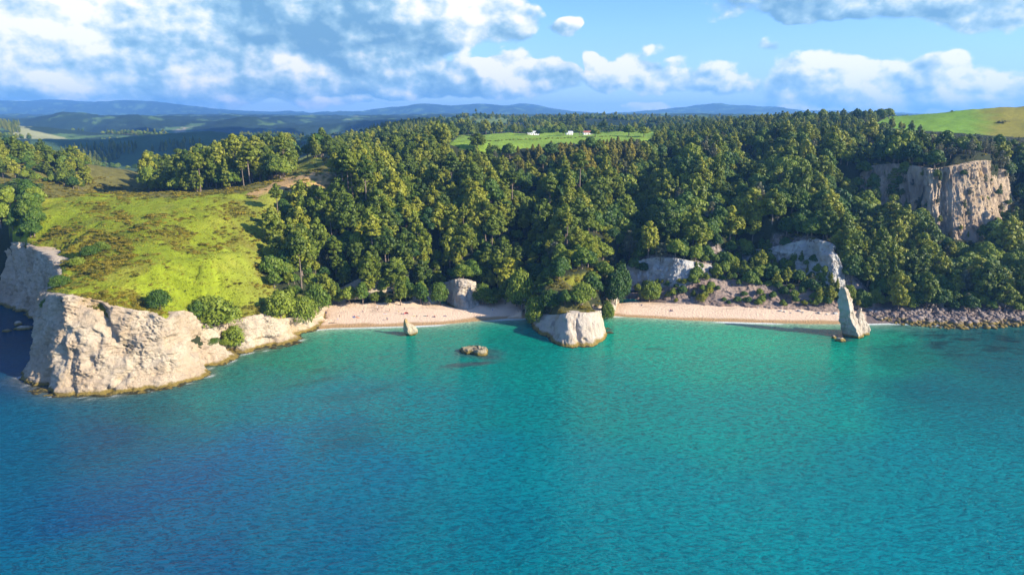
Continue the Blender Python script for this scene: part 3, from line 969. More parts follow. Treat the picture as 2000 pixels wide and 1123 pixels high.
def ground_material():
    m, w, out = new_mat('ground_cover')
    p = w.pos()
    c = w.attr('cover', 'Color')
    n1 = w.noise(p, .9, 5, .65)
    n2 = w.noise(p, .16, 5, .6, .5)
    v = w.m('MULTIPLY_ADD', w.m('ADD', n1, n2), .75, .25)
    soft = w.attr('sandy')
    v = w.m('ADD', w.m('MULTIPLY', v, w.m('SUBTRACT', 1.0, soft)), w.m('MULTIPLY', soft, w.ss(n1, 0, 1, .94, 1.06)))
    comb = w.n('ShaderNodeCombineXYZ')
    for i in range(3):
        w.put(comb.inputs[i], v)
    c2 = w.mix(1.0, c, comb.outputs[0], 'MULTIPLY')
    st = w.attr('steepness')
    rc = w.mix(w.ss(w.noise(w.mapping(p, (1, 1, .4)), .5, 5, .6), .4, .65), (0.30, 0.25, 0.21), (0.13, 0.10, 0.085))
    c2 = w.mix(w.m('MULTIPLY', st, w.ss(n1, .3, .5)), c2, rc)
    b = w.bump(n1, .9, .9)
    bs = w.n('ShaderNodeMix', data_type='FLOAT')
    principled(w, out, c2, .95, b, .1)
    return m


terrain = mesh_obj('terrain', np.stack([GX, GY, GZ], -1).reshape(-1, 3), grid_faces(NROW, NCOL), [ground_material()])
tag(terrain, kind='structure')
add_attr(terrain, 'cover', COLS.reshape(-1, 3), 'FLOAT_COLOR')
add_attr(terrain, 'sandy', ((GZ < 4.2) & (GY < 400)).astype(float))
add_attr(terrain, 'steepness', steep * (GY < 420) * (GZ > 2.5) * (PXG > 1228))

# ------------------------------------------------------------------ sea
def build_sea():
    ys = [-300.0]
    while ys[-1] < 400:
        y = ys[-1]
        ys.append(y + (20 if y < 90 else 1.6))
    ys = np.array(ys)
    xs = np.concatenate([np.linspace(-6000, -520, 14)[:-1], np.arange(-520, 560, 2.0), np.linspace(560, 6000, 14)])
    X, Y = np.meshgrid(xs, ys)
    o = mesh_obj('sea', np.stack([X, Y, np.zeros_like(X)], -1).reshape(-1, 3), grid_faces(len(ys), len(xs)), [sea_material()])
    tag(o, kind='structure')
    # the water's own colour over sand, weed and depth, sounded at points of the cove
    ctl = [(0, 660, (3, 62, 96)), (20, 740, (3, 72, 110)), (60, 850, (0, 94, 126)), (200, 850, (4, 84, 118)), (200, 1000, (0, 84, 130)), (100, 1100, (0, 100, 132)), (400, 1100, (0, 90, 132)),
           (400, 940, (0, 92, 138)), (300, 800, (40, 100, 112)), (420, 780, (60, 130, 130)), (480, 730, (40, 128, 120)), (540, 700, (10, 134, 110)), (600, 690, (0, 142, 120)),
           (640, 660, (10, 155, 128)), (700, 655, (6, 160, 132)), (600, 780, (0, 124, 138)), (600, 860, (0, 118, 145)), (700, 920, (0, 112, 142)), (600, 1050, (0, 104, 138)), (520, 880, (0, 104, 146)),
           (800, 700, (0, 142, 128)), (820, 800, (0, 128, 138)), (900, 900, (0, 126, 144)), (900, 1050, (0, 118, 140)), (900, 655, (0, 150, 128)), (1000, 700, (0, 138, 126)),
           (1000, 800, (0, 132, 134)), (1100, 740, (10, 140, 132)), (1200, 800, (0, 140, 136)), (1200, 950, (0, 134, 146)), (1200, 1100, (0, 128, 142)), (1240, 660, (0, 162, 134)),
           (1300, 650, (0, 172, 142)), (1450, 660, (0, 176, 142)), (1400, 720, (0, 160, 138)), (1400, 850, (0, 146, 142)), (1450, 1000, (0, 138, 148)), (1600, 690, (0, 164, 136)),
           (1600, 800, (0, 148, 142)), (1600, 1000, (0, 136, 148)), (1700, 660, (0, 150, 122)), (1760, 690, (0, 122, 108)), (1850, 680, (0, 100, 100)), (1950, 660, (0, 88, 92)), (1950, 720, (0, 98, 106)),
           (1850, 770, (0, 108, 118)), (1950, 830, (0, 122, 134)), (1800, 900, (0, 134, 148)), (1950, 1080, (0, 130, 146)), (1750, 1080, (0, 132, 148)), (-200, 900, (0, 80, 125)), (2300, 800, (0, 100, 125)),
           (1000, 1300, (0, 110, 135)), (300, 1400, (0, 85, 130)), (1800, 1400, (0, 115, 140))]
    cpnt = np.array([at(a, b, 0)[:2] for a, b, _ in ctl])
    crgb = np.array([c for *_, c in ctl]) / 255.0
    crgb = np.where(crgb < .04045, crgb / 12.92, ((crgb + .055) / 1.055) ** 2.4)
    crgb = crgb * np.array((.05, .69, .62))
    P = np.stack([X, Y], -1).reshape(-1, 2)
    P2 = P + np.stack([fbm(xy3(P[:, 0], P[:, 1], 1 / 25., 51), 3), fbm(xy3(P[:, 0], P[:, 1], 1 / 25., 53), 3)], -1) * 14
    d2 = ((P2[:, None] - cpnt[None]) ** 2).sum(-1) + 60
    # far control points reach further: scale by the local spacing
    wgt = 1 / d2 ** 1.7
    C = (wgt[..., None] * crgb[None]).sum(1) / wgt.sum(1)[:, None]
    # distance to the shore of the beaches and rocks
    gz = ground_z(P[:, 0], P[:, 1])
    segs = []
    for chain in ([(at(a, b, 0)) for a, b in BEACH1], [(at(a, b, 0)) for a, b in BEACH2 + ROCKY]):
        segs += list(zip(chain[:-1], chain[1:]))

    def sdist(segs):
        dist = np.full(len(P), 1e9)
        for a, b in segs:
            a = a[:2]
            ab = b[:2] - a
            t = np.clip(((P - a) @ ab) / (ab @ ab), 0, 1)
            dist = np.minimum(dist, np.linalg.norm(P - a - t[:, None] * ab, axis=1))
        return dist
    ds = sdist(segs)
    wob = fbm(xy3(P[:, 0], P[:, 1], 1 / 18., 57), 3)
    sh = np.exp(-(ds * (1 + .5 * wob) / 5.0))[:, None]
    rockside = sstep(project(P[:, 0], P[:, 1], 0 * P[:, 0])[0], 1780, 1860)[:, None]
    sh *= 1 - .7 * rockside
    C = C * (1 - sh) + np.array((0.30, 0.42, 0.27)) * sh
    # rocks under the headland's foot, under the reef, weed beds and other darker patches
    hw = []
    for a, b in zip(HEAD[9:25], HEAD[10:26]):
        hw.append((a[:3], b[:3]))
    dh = sdist(hw)
    kk = (np.exp(-(dh / 6.5) ** 1.5) * (.75 + .5 * wob))[:, None].clip(0, .85)
    C = C * (1 - kk) + np.array((0.15, 0.13, 0.065)) * kk
    foam = np.exp(-((ds - .9 - 1.3 * wob) / 1.3) ** 2) * sstep(fbm(xy3(P[:, 0], P[:, 1], 1 / 30., 61), 2), -.25, .05) * 1.3
    foam = np.maximum(foam, np.exp(-((dh - 4.0 - 3 * wob) / 1.3) ** 2) * sstep(fbm(xy3(P[:, 0], P[:, 1], 1 / 6., 63), 2), .0, .3))
    foam = np.maximum(foam, rockside[:, 0] * np.exp(-((ds - 1.5 - 1.5 * wob) / 1.0) ** 2) * sstep(fbm(xy3(P[:, 0], P[:, 1], 1 / 8., 65), 2), .0, .25) * .8)
    weed_dark = np.zeros(len(P))

    def blob(px, py, rx, ry, s, ang=0):
        c = at(px, py, 0)
        dx, dy = P2[:, 0] - c[0], P2[:, 1] - c[1]
        ca, sa = math.cos(ang), math.sin(ang)
        u, v = dx * ca + dy * sa, -dx * sa + dy * ca
        nonlocal weed_dark
        q = np.exp(-((u / rx) ** 2 + (v / ry) ** 2) ** 1.6)
        weed_dark = np.maximum(weed_dark, s * q * (.75 + .9 * wob))
    for b in [(625, 718, 4.5, 3.5, .6), (590, 745, 11, 3, .5, .5), (655, 722, 9, 2.2, .35, .2), (700, 710, 4, 2, .3), (710, 770, 14, 4, .35, .6), (1285, 686, 4, 2.2, .7), (1200, 660, 4, 1.6, .4),
              (690, 850, 18, 12, .3, .5), (1700, 678, 4, 1.6, .7), (1000, 660, 16, 8, .35), (1040, 675, 14, 5, .3)]:  # last two: broad darker patches left of the wooded point
        blob(*b)
    PPx, PPy = project(P[:, 0], P[:, 1], 0 * P[:, 0])
    wn = fbm(xy3(P[:, 0], P[:, 1] * 2.4, 1 / 13., 67), 4)
    weed_dark = np.maximum(weed_dark, sstep(wn, .02, .25) * sstep(PPx, 1690, 1800) * sstep(PPy, 720, 670) * .85)
    weed_dark = np.clip(weed_dark * 1.25, 0, .92)[:, None]
    C = C * (1 - weed_dark) + C * np.array((.25, .38, .42)) * weed_dark
    # submerged skirt of the low reef
    for (px, py, rx, ry, ang) in [(925, 692, 11.5, 6.5, .1), (905, 712, 9.5, 2.6, .55), (1188, 648, 3.6, 1.6, 0), (1196, 640, 3, 1.5, 0), (1645, 655, 7, 3.5, 0)]:
        c = at(px, py, 0)
        dx, dy = P2[:, 0] - c[0], P2[:, 1] - c[1]
        ca, sa = math.cos(ang), math.sin(ang)
        u, v = dx * ca + dy * sa, -dx * sa + dy * ca
        q = np.clip(np.exp(-((u / rx) ** 2 + (v / ry) ** 2) ** 2.2) * (.85 + .5 * wob), 0, .9)[:, None]
        C = C * (1 - q) + np.array((0.045, 0.070, 0.070)) * q
    add_attr(o, 'water', C, 'FLOAT_COLOR')
    add_attr(o, 'foam', foam)


def sea_material():
    m, w, out = new_mat('sea_water')
    p = w.pos()
    c = w.attr('water', 'Color')
    fo = w.attr('foam')
    big = w.noise(w.mapping(p, (1, 1, 1)), .012, 4, .6)
    # wind ripples: crests run across the fan, long and short
    r1 = w.noise(w.mapping(p, (.45, 1.0, 1), (0, 0, R(-24))), .85, 4, .62, .6)
    r2 = w.noise(w.mapping(p, (.4, 1.0, 1), (0, 0, R(12))), 2.4, 3, .6, .4)
    r3 = w.noise(w.mapping(p, (.5, 1.0, 1), (0, 0, R(-50))), .22, 3, .5, .4)
    amt = w.ss(big, .35, .65, .75, 1.15)
    h = w.m('ADD', w.m('MULTIPLY', r1, 1.0), w.m('ADD', w.m('MULTIPLY', r2, .42), w.m('MULTIPLY', r3, .9)))
    h = w.m('MULTIPLY', h, amt)
    nb = w.bump(h, 1.0, .62)
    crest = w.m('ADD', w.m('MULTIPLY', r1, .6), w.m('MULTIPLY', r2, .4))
    c = w.mix(w.ss(crest, .38, .60), w.mix(1.0, c, (.46, .62, .68), 'MULTIPLY'), w.mix(1.0, c, (1.4, 1.22, 1.18), 'MULTIPLY'))  # ripple light and shade put into the water colour: troughs darker, crests lighter
    fn = w.noise(p, 2.2, 4, .7)
    ff = w.m('MULTIPLY', fo, w.ss(fn, .35, .6), clamp=True)
    c = w.mix(ff, c, (.85, .85, .82))
    rg = w.m('MULTIPLY_ADD', ff, .6, .10)
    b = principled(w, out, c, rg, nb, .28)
    b.inputs['IOR'].default_value = 1.33
    return m


build_sea()
# ------------------------------------------------------------------ unseen clouds out of frame, added to cast cloud shade on the far hills
def add_shade_cloud(cx_, cy_, cz_, rx, ry, rz_, seed):
    nu, nv = 72, 36
    th = np.linspace(0.001, np.pi - .001, nv)[:, None]
    ph = np.linspace(0, 2 * np.pi, nu, endpoint=False)[None]
    d = np.stack([np.sin(th) * np.cos(ph), np.sin(th) * np.sin(ph), np.cos(th) + 0 * ph], -1)
    r = 1 + .55 * fbm(d * 1.6 + seed, 2) + .3 * np.abs(fbm(d * 4 + seed, 3))
    V = d * r[..., None] * np.array([rx, ry, rz_])
    V[..., 2] = np.where(V[..., 2] < 0, V[..., 2] * .3, V[..., 2])
    V += np.array([cx_, cy_, cz_])
    F = [(i * nu + j, (i + 1) * nu + j, (i + 1) * nu + (j + 1) % nu, i * nu + (j + 1) % nu) for i in range(nv - 1) for j in range(nu)]
    o = mesh_obj('shade_cloud', V.reshape(-1, 3), F, [M_CLOUD])
    tag(o, kind='structure')


_m, _w, _o = new_mat('cloud_droplets')
_a = _w.n('ShaderNodeBsdfDiffuse')
_a.inputs[0].default_value = (.88, .89, .91, 1)
_b = _w.n('ShaderNodeBsdfTranslucent')
_b.inputs[0].default_value = (.88, .90, .93, 1)
_x = _w.n('ShaderNodeMixShader')
_x.inputs[0].default_value = .35
_w.t.links.new(_a.outputs[0], _x.inputs[1])
_w.t.links.new(_b.outputs[0], _x.inputs[2])
_w.t.links.new(_x.outputs[0], _o.inputs['Surface'])
M_CLOUD = _m
_h = 950.0
_off = np.array([SUN_DIR.x, SUN_DIR.y]) / SUN_DIR.z * _h
for k, (gx, gy, rx, ry) in enumerate([(-640, 1600, 300, 230), (-1350, 3000, 380, 330), (-350, 3300, 330, 260)]):
    add_shade_cloud(gx + _off[0], gy + _off[1], _h, rx, ry, 130 + 20 * k, 5.3 * k)

#@@OBJECTS
# ------------------------------------------------------------------ trees: crowns are clouds of leaf-sized faces gathered in boughs
def leaf_quads(centers, radii, counts, size, rg, flat=1.0, jitter=.35, down=.35, tints=None):
    V, T = [], []
    for i, (c, r, n) in enumerate(zip(centers, radii, counts)):
        d = rg.normal(size=(n * 2, 3))
        d /= np.linalg.norm(d, axis=1)[:, None]
        d = d[d[:, 2] > -down][:n]
        n_ = len(d)
        pos = c + d * np.array([r, r, r * flat]) * rg.uniform(.72, 1.06, (n_, 1))
        nn = d + rg.normal(size=(n_, 3)) * jitter
        nn /= np.linalg.norm(nn, axis=1)[:, None]
        a = np.cross(nn, rg.normal(size=(n_, 3)))
        a /= np.linalg.norm(a, axis=1)[:, None]
        b = np.cross(nn, a)
        s = size * rg.uniform(.6, 1.25, (n_, 1))
        a = a * s
        b = b * s * rg.uniform(.5, .9, (n_, 1))
        q = np.stack([pos - a - b * .6, pos + a * .8 - b, pos + a + b * .7, pos - a * .7 + b], 1)
        V.append(q.reshape(-1, 3))
        tn = rg.uniform(0, 1) if tints is None else tints[i]
        T.append(np.repeat(np.clip(tn * .6 + rg.uniform(0, .4, n_), 0, 1), 4))
    V = np.concatenate(V)
    T = np.concatenate(T)
    F = np.arange(len(V)).reshape(-1, 4)
    return V, F, T


def tube(path, radii, k=7):
    V, F = [], []
    path = np.asarray(path, float)
    for i, (p, r) in enumerate(zip(path, radii)):
        t = path[min(i + 1, len(path) - 1)] - path[max(i - 1, 0)]
        t /= np.linalg.norm(t)
        a = np.cross(t, (0.3, 0.9, 0.1))
        a /= np.linalg.norm(a)
        b = np.cross(t, a)
        for j in range(k):
            an = 2 * math.pi * j / k
            V.append(p + r * (math.cos(an) * a + math.sin(an) * b))
    for i in range(len(path) - 1):
        for j in range(k):
            F.append((i * k + j, i * k + (j + 1) % k, (i + 1) * k + (j + 1) % k, (i + 1) * k + j))
    return V, F


def trunk_mesh(h, r0, limbs, rg, lean=.6):
    V, F = [], []
    path = [np.array([lean * math.sin(t * 2.2) * .4, lean * math.sin(t * 1.7 + 1) * .3 - lean * .25, -1.0 + (h + 1.0) * t]) for t in np.linspace(0, 1, 7)]
    rad = [r0 * (1.25 - 1.1 * t) for t in np.linspace(0, 1, 7)]
    v, f = tube(path, rad)
    V += v
    F += f
    for (z0, an, ln, up) in limbs:
        s = path[0] * (1 - (z0 + 1) / (h + 1)) + path[-1] * ((z0 + 1) / (h + 1))
        e = s + np.array([math.cos(an) * ln, math.sin(an) * ln, up])
        md = (s + e) / 2 + np.array([0, 0, -.15 * ln])
        v, f = tube([s, md, e], [r0 * .42, r0 * .28, r0 * .1], 5)
        F += [tuple(i + len(V) for i in q) for q in f]
        V += v
    return np.array(V), np.array(F)


def broad_crown(rg, rad=4.6, h=7.6, npuff=24, nq=95, size=.33):
    cs, rs, ns, ti = [], [], [], []
    sub = rg.uniform(0, 6.28)
    for i in range(npuff):
        u = (i + .5) / npuff
        el = math.asin(min(1, 1.06 - 1.02 * u)) if u > .06 else 1.4
        an = i * 2.399 + sub
        rr = rad * (.74 + .26 * math.sin(an * 2 + sub)) * rg.uniform(.85, 1.12)
        c = np.array([math.cos(an) * math.cos(el) * rr * .78, math.sin(an) * math.cos(el) * rr * .78, h * .40 + math.sin(el) * h * .46 * rg.uniform(.85, 1.12)])
        cs.append(c)
        rs.append(rg.uniform(.20, .36) * rad)
        ns.append(int(nq * rg.uniform(.8, 1.2)))
        ti.append(rg.uniform(0, 1))
    cs.append(np.array([0, 0, h * .45]))
    rs.append(rad * .62)
    ns.append(nq * 2)
    ti.append(.1)
    return leaf_quads(cs, rs, ns, size, rg, .85, .34, .35, ti)


def pine_crown(rg, h=19, base=.28, rad=4.0, levels=9, nq=48, size=.40, flat=.62, point=.75, sparse=.0):
    cs, rs, ns, ti = [], [], [], []
    for L in range(levels):
        t = (L + .5) / levels
        z = h * (base + (1 - base) * t)
        prof = (math.sin(math.pi * min(1, (t * .86 + .17))) ** .8) * (1 - point * max(0, t - .45) * 1.2)
        k = max(3, int(round(5.5 * prof + 1)))
        a0 = rg.uniform(0, 6.28)
        for j in range(k):
            if rg.uniform() < sparse:
                continue
            an = a0 + 6.28 * j / k + rg.uniform(-.35, .35)
            rr = rad * prof * rg.uniform(.55, 1.12)
            c = np.array([math.cos(an) * rr * .8, math.sin(an) * rr * .8, z + rg.uniform(-.5, .7) * h * .045])
            cs.append(c)
            r = rad * rg.uniform(.28, .42) * (0.65 + .35 * prof)
            rs.append(r)
            ns.append(int(nq * rg.uniform(.7, 1.2)))
            ti.append(rg.uniform(0, 1))
            cs.append(c * np.array([.45, .45, 1]) + np.array([0, 0, -.2]))
            rs.append(r * .9)
            ns.append(int(nq * .5))
            ti.append(.15)
    cs.append(np.array([0, 0, h * .985]))
    rs.append(rad * .22)
    ns.append(nq // 2)
    ti.append(.8)
    return leaf_quads(cs, rs, ns, size, rg, flat, .36, .5, ti)


def shrub_crown(rg, rad=1.6, h=1.7, npuff=7, nq=42, size=.24):
    cs, rs, ns = [], [], []
    for i in range(npuff):
        an = i * 2.4
        rr = rad * .62 * math.sqrt((i + .3) / npuff)
        cs.append(np.array([math.cos(an) * rr, math.sin(an) * rr, h * rg.uniform(.25, .5)]))
        rs.append(rad * rg.uniform(.35, .55))
        ns.append(nq)
    return leaf_quads(cs, rs, ns, size, rg, .85, .6, .1)


def fern_crown(rg, rad=2.2, h=4.2, k=13):
    V, T = [], []
    for i in range(k):
        an = 6.28 * i / k + rg.uniform(-.2, .2)
        d = np.array([math.cos(an), math.sin(an), 0])
        s = np.array([-d[1], d[0], 0]) * .42
        pts = [np.array([0, 0, h]) + d * rad * t + np.array([0, 0, 1]) * (1.1 * t - 1.9 * t * t) for t in np.linspace(0.03, 1, 6)]
        ws = [.35, 1, 1.15, 1, .7, .15]
        for a in range(5):
            for sg in (-1, 1):
                o_ = np.array([0, 0, -.22])
                V += [pts[a], pts[a + 1], pts[a + 1] + sg * s * ws[a + 1] + o_ * ws[a + 1], pts[a] + sg * s * ws[a] + o_ * ws[a]]
                T += [rg.uniform(.3, 1)] * 4
    V = np.array(V)
    return V, np.arange(len(V)).reshape(-1, 4), np.clip(np.array(T), 0, 1)


proto_col = bpy.data.collections.new('tree_forms')


def make_mesh(name, V, F, mats, tint=None, smooth=False, mi=None):
    me = bpy.data.meshes.new(name)
    V = np.asarray(V, np.float32)
    F = np.asarray(F, np.int32)
    me.vertices.add(len(V))
    me.vertices.foreach_set('co', V.ravel())
    me.loops.add(F.size)
    me.loops.foreach_set('vertex_index', F.ravel())
    me.polygons.add(len(F))
    me.polygons.foreach_set('loop_start', np.arange(0, F.size, F.shape[1], dtype=np.int32))
    me.polygons.foreach_set('loop_total', np.full(len(F), F.shape[1], dtype=np.int32))
    if smooth:
        me.polygons.foreach_set('use_smooth', np.ones(len(F), dtype=bool))
    if mi is not None:
        me.polygons.foreach_set('material_index', np.asarray(mi, np.int32))
    me.update(calc_edges=True)
    for m_ in mats:
        me.materials.append(m_)
    if tint is not None:
        a = me.attributes.new('tint', 'FLOAT', 'POINT')
        a.data.foreach_set('value', np.asarray(tint, np.float32))
    return me


class Form:
    """one shape of tree: a crown mesh, a trunk mesh and both joined for the far wood"""
    def __init__(s, crown, trunk, mat, base_name):
        cv, cf, ct = crown
        tv_, tf = trunk
        s.crown = make_mesh('crown', cv, cf, [mat], ct)
        s.trunk = make_mesh('trunk', tv_, tf, [M_BARK], smooth=True)
        V = np.concatenate([cv, tv_])
        F = np.concatenate([cf, tf + len(cv)])
        s.joint = make_mesh(base_name, V, F, [mat, M_BARK], np.concatenate([ct, np.zeros(len(tv_))]), mi=[0] * len(cf) + [1] * len(tf))


def limbs_for(h, n, lo, rg, ln):
    return [(h * rg.uniform(lo, .85), rg.uniform(0, 6.28), ln * rg.uniform(.5, 1), ln * rg.uniform(.1, .5)) for _ in range(n)]


def forms(kind):
    out = []
    rg = np.random.default_rng({'pine': 1, 'broad': 2, 'gold': 3, 'russet': 4, 'grey': 5, 'fern': 6, 'scrub': 8, 'spire': 9, 'tall': 10}[kind])
    if kind == 'pine':
        for i in range(7):
            h = 17
            out.append(Form(pine_crown(rg, h, rg.uniform(.15, .34), rg.uniform(4.6, 6.0), 6, 74, .46, .85, rg.uniform(-.1, .38), .12), trunk_mesh(h * .96, .34, limbs_for(h, 7, .3, rg, 3), rg, 1.2), M_PINE, 'pine_form'))
    if kind == 'tall':       # bare-stemmed pines with a high crown
        for i in range(2):
            h = 22
            out.append(Form(pine_crown(rg, h, .62, 3.6, 5, 60, .4, .7, .3), trunk_mesh(h * .96, .33, limbs_for(h, 8, .5, rg, 2.4), rg, 1.0), M_PINE, 'tall_pine_form'))
    if kind == 'broad':
        for i in range(7):
            out.append(Form(broad_crown(rg, rg.uniform(4.2, 5.2), rg.uniform(6.6, 8.8), int(rg.integers(26, 38))), trunk_mesh(5.5, .33, limbs_for(5.5, 5, .3, rg, 2.8), rg, 1.0), M_BROAD, 'broadleaf_form'))
    if kind == 'gold':
        for i in range(3):
            out.append(Form(broad_crown(rg, 2.8, 4.6, 13, 70, .30), trunk_mesh(3, .16, limbs_for(3, 3, .3, rg, 1.5), rg, .5), M_GOLD, 'yellow_tree_form'))
    if kind == 'fern':
        for i in range(2):
            out.append(Form(fern_crown(rg), trunk_mesh(4.2, .14, [], rg, .4), M_GOLD, 'tree_fern_form'))
    if kind == 'russet':
        for i in range(3):
            out.append(Form(pine_crown(rg, 12, .10, 3.6, 7, 56, .36, .9, .35), trunk_mesh(11, .2, limbs_for(11, 5, .2, rg, 1.4), rg, .5), M_BROWN, 'russet_tree_form'))
    if kind == 'spire':
        for i in range(3):
            out.append(Form(pine_crown(rg, 15, .10, 2.7, 10, 44, .34, .6, 1.15), trunk_mesh(14, .22, limbs_for(14, 5, .2, rg, 1.6), rg, .5), M_PINE, 'conifer_form'))
    if kind == 'grey':
        for i in range(3):
            out.append(Form(pine_crown(rg, 11, .35, 3.2, 6, 26, .30, .7, .5, .2), trunk_mesh(10.5, .17, limbs_for(10.5, 10, .3, rg, 2.4), rg, 1.0), M_GREY, 'grey_tree_form'))
    return out


FORMS = {k: forms(k) for k in ('pine', 'tall', 'broad', 'gold', 'fern', 'russet', 'spire', 'grey')}
FORMS['pine'] = FORMS['pine'] + FORMS['tall']
rgs = np.random.default_rng(8)
SCRUB = [make_mesh('scrub_form', *shrub_crown(rgs)[:2], [M_SCRUB], None) for _ in range(4)]
for k_, me_ in enumerate(SCRUB):
    a_ = me_.attributes.new('tint', 'FLOAT', 'POINT')
    a_.data.foreach_set('value', rgs.uniform(0, 1, len(me_.vertices) // 4).repeat(4).astype(np.float32))


def proto_collection(name, meshes):
    c = bpy.data.collections.new(name)
    for i, me in enumerate(meshes):
        o = bpy.data.objects.new(f'{me.name}_{i:02d}', me)
        c.objects.link(o)
    return c


def scatter(name, pts, idx, scl, rot, pcol):
    """one 'stuff' object: instances of the forms on points"""
    me = bpy.data.meshes.new(name)
    pts = np.asarray(pts, np.float32)
    me.vertices.add(len(pts))
    me.vertices.foreach_set('co', pts.ravel())
    me.update()
    a = me.attributes.new('form', 'INT', 'POINT')
    a.data.foreach_set('value', np.asarray(idx, np.int32))
    a = me.attributes.new('size', 'FLOAT_VECTOR', 'POINT')
    a.data.foreach_set('vector', np.asarray(scl, np.float32).ravel())
    a = me.attributes.new('turn', 'FLOAT_VECTOR', 'POINT')
    a.data.foreach_set('vector', np.asarray(rot, np.float32).ravel())
    o = bpy.data.objects.new(name, me)
    col.objects.link(o)
    tr = bpy.data.node_groups.new(name, 'GeometryNodeTree')
    tr.interface.new_socket('Geometry', in_out='INPUT', socket_type='NodeSocketGeometry')
    tr.interface.new_socket('Geometry', in_out='OUTPUT', socket_type='NodeSocketGeometry')
    gi = tr.nodes.new('NodeGroupInput')
    go = tr.nodes.new('NodeGroupOutput')
    ci = tr.nodes.new('GeometryNodeCollectionInfo')
    ci.inputs['Collection'].default_value = pcol
    ci.inputs['Separate Children'].default_value = True
    ci.inputs['Reset Children'].default_value = True
    ip = tr.nodes.new('GeometryNodeInstanceOnPoints')
    ip.inputs['Pick Instance'].default_value = True

    def na(nm, dt):
        nd = tr.nodes.new('GeometryNodeInputNamedAttribute')
        nd.data_type = dt
        nd.inputs['Name'].default_value = nm
        return nd.outputs['Attribute']
    L = tr.links.new
    L(gi.outputs[0], ip.inputs['Points'])
    L(ci.outputs[0], ip.inputs['Instance'])
    L(na('form', 'INT'), ip.inputs['Instance Index'])
    L(na('turn', 'FLOAT_VECTOR'), ip.inputs['Rotation'])
    L(na('size', 'FLOAT_VECTOR'), ip.inputs['Scale'])
    L(ip.outputs[0], go.inputs[0])
    md = o.modifiers.new('scatter', 'NODES')
    md.node_group = tr
    return tag(o, kind='stuff')


# where the trees stand
P_OUT = {  # bare rock and clearings that must stay in view (in the photograph), with the distance of the face
    'a': ([(1240, 522), (1262, 508), (1300, 505), (1340, 512), (1345, 535), (1290, 552), (1242, 546)], 400),
    'b': ([(1490, 490), (1530, 482), (1580, 470), (1615, 476), (1632, 490), (1640, 512), (1560, 514), (1494, 506)], 398),
    'c': ([(1320, 592), (1340, 568), (1385, 552), (1390, 530), (1420, 530), (1440, 570), (1500, 575), (1560, 590), (1640, 600), (1640, 612), (1300, 594)], 386),
    'd': ([(1705, 325), (1760, 322), (1815, 332), (1860, 330), (1900, 320), (1945, 316), (1958, 340), (1955, 380), (1925, 440), (1900, 468), (1850, 462), (1812, 440), (1800, 400), (1740, 378), (1712, 388)], 500),
    'e': ([(872, 566), (930, 562), (930, 598), (882, 598)], 384),
    'f': ([(664, 580), (666, 570), (700, 548), (735, 528), (758, 519), (757, 528), (730, 543), (700, 560)], 384),
    'h': ([(1078, 570), (1085, 552), (1135, 540), (1150, 545), (1130, 572)], 364),
    'i': ([(885, 287), (900, 268), (960, 264), (1090, 258), (1280, 258), (1278, 268), (1130, 273), (1000, 282), (930, 286)], 700), 'j': (P_RMEAD, 760),
    'k': ([(560, 372), (600, 350), (655, 345), (660, 318), (600, 300), (560, 300), (565, 345), (480, 370), (450, 378)], 560),
}


def visible_out(px, py, Y, up_px):
    """would this crown hide one of the clearings?"""
    hide = np.zeros(len(px), bool)
    for poly, Yf in P_OUT.values():
        for f in (0, .5, .9):
            hide |= in_poly(px, py - up_px * f, poly) & (Y < Yf + 4)
    return hide


def jitter_grid(y0, y1, s0, k, xr):
    out = []
    y = y0
    while y < y1:
        s = s0 + (y - y0) * k
        w_ = xr(y)
        xs = np.arange(w_[0], w_[1], s)
        out.append(np.stack([xs + rng.uniform(-.45, .45, len(xs)) * s, y + rng.uniform(-.45, .45, len(xs)) * s], -1))
        y += s * .9
    return np.concatenate(out)


pts = jitter_grid(332, 1120, 5.6, .0085, lambda y: (-.86 * y - 30, .86 * y + 40))
pz = ground_z(pts[:, 0], pts[:, 1])
ppx, ppy = project(pts[:, 0], pts[:, 1], pz)
Y_ = pts[:, 1]
P_WOOD = [(545, 345), (640, 300), (650, 230), (2600, 150), (2600, 612), (1705, 612), (1640, 602), (1560, 598), (1480, 594), (1300, 588), (1222, 584), (1205, 600), (1176, 606), (1100, 606), (1048, 606), (1018, 600), (860, 596),
          (640, 598), (622, 600), (565, 592), (535, 562), (520, 530), (515, 495), (535, 440), (560, 400), (575, 372)]
NZ = fbm(xy3(pts[:, 0], pts[:, 1], 1 / 28., 77), 3)
NZ2 = fbm(xy3(pts[:, 0], pts[:, 1], 1 / 60., 79), 2)
inwood = in_poly(ppx, ppy, P_WOOD) & (pz > 1.9) & ~((ppx < 655) & (Y_ > 470))
# point: leave the block's bare rim
inwood &= ~((ppx > 1020) & (ppx < 1215) & (pz < 7) & (Y_ < 350))
backhill = (Y_ > 515) & (Y_ < 760) & (ppx > 290) & (ppx < 650) & (ppy > 270) & (ppy < 392) & (pts[:, 0] < -150) & ~in_poly(ppx, ppy, [(565, 380), (575, 305), (660, 315), (660, 380)]) & ~((ppx < 430) & (ppy > 378))
lefthill = (Y_ > 560) & (ppx < 175) & (ppy < 372) & (ppy > 235) & (NZ > -.12) & (Y_ < 900)
bayrim = (Y_ > 372) & (Y_ < 440) & (ppx < 78 - .0 * Y_) & (ppy < 472)
valley = (Y_ > 760) & (ppx < 560) & (ppx > -100) & (NZ2 > .12) & ~((ppx > 180) & (ppx < 300) & (Y_ < 1080))
meadow = in_poly(ppx, ppy, P_MEADOW) & (Y_ > 600)
rmead = in_poly(ppx, ppy, P_RMEAD) & (Y_ > 700)
ok = (inwood | backhill | lefthill | bayrim | valley) & ~meadow & ~rmead
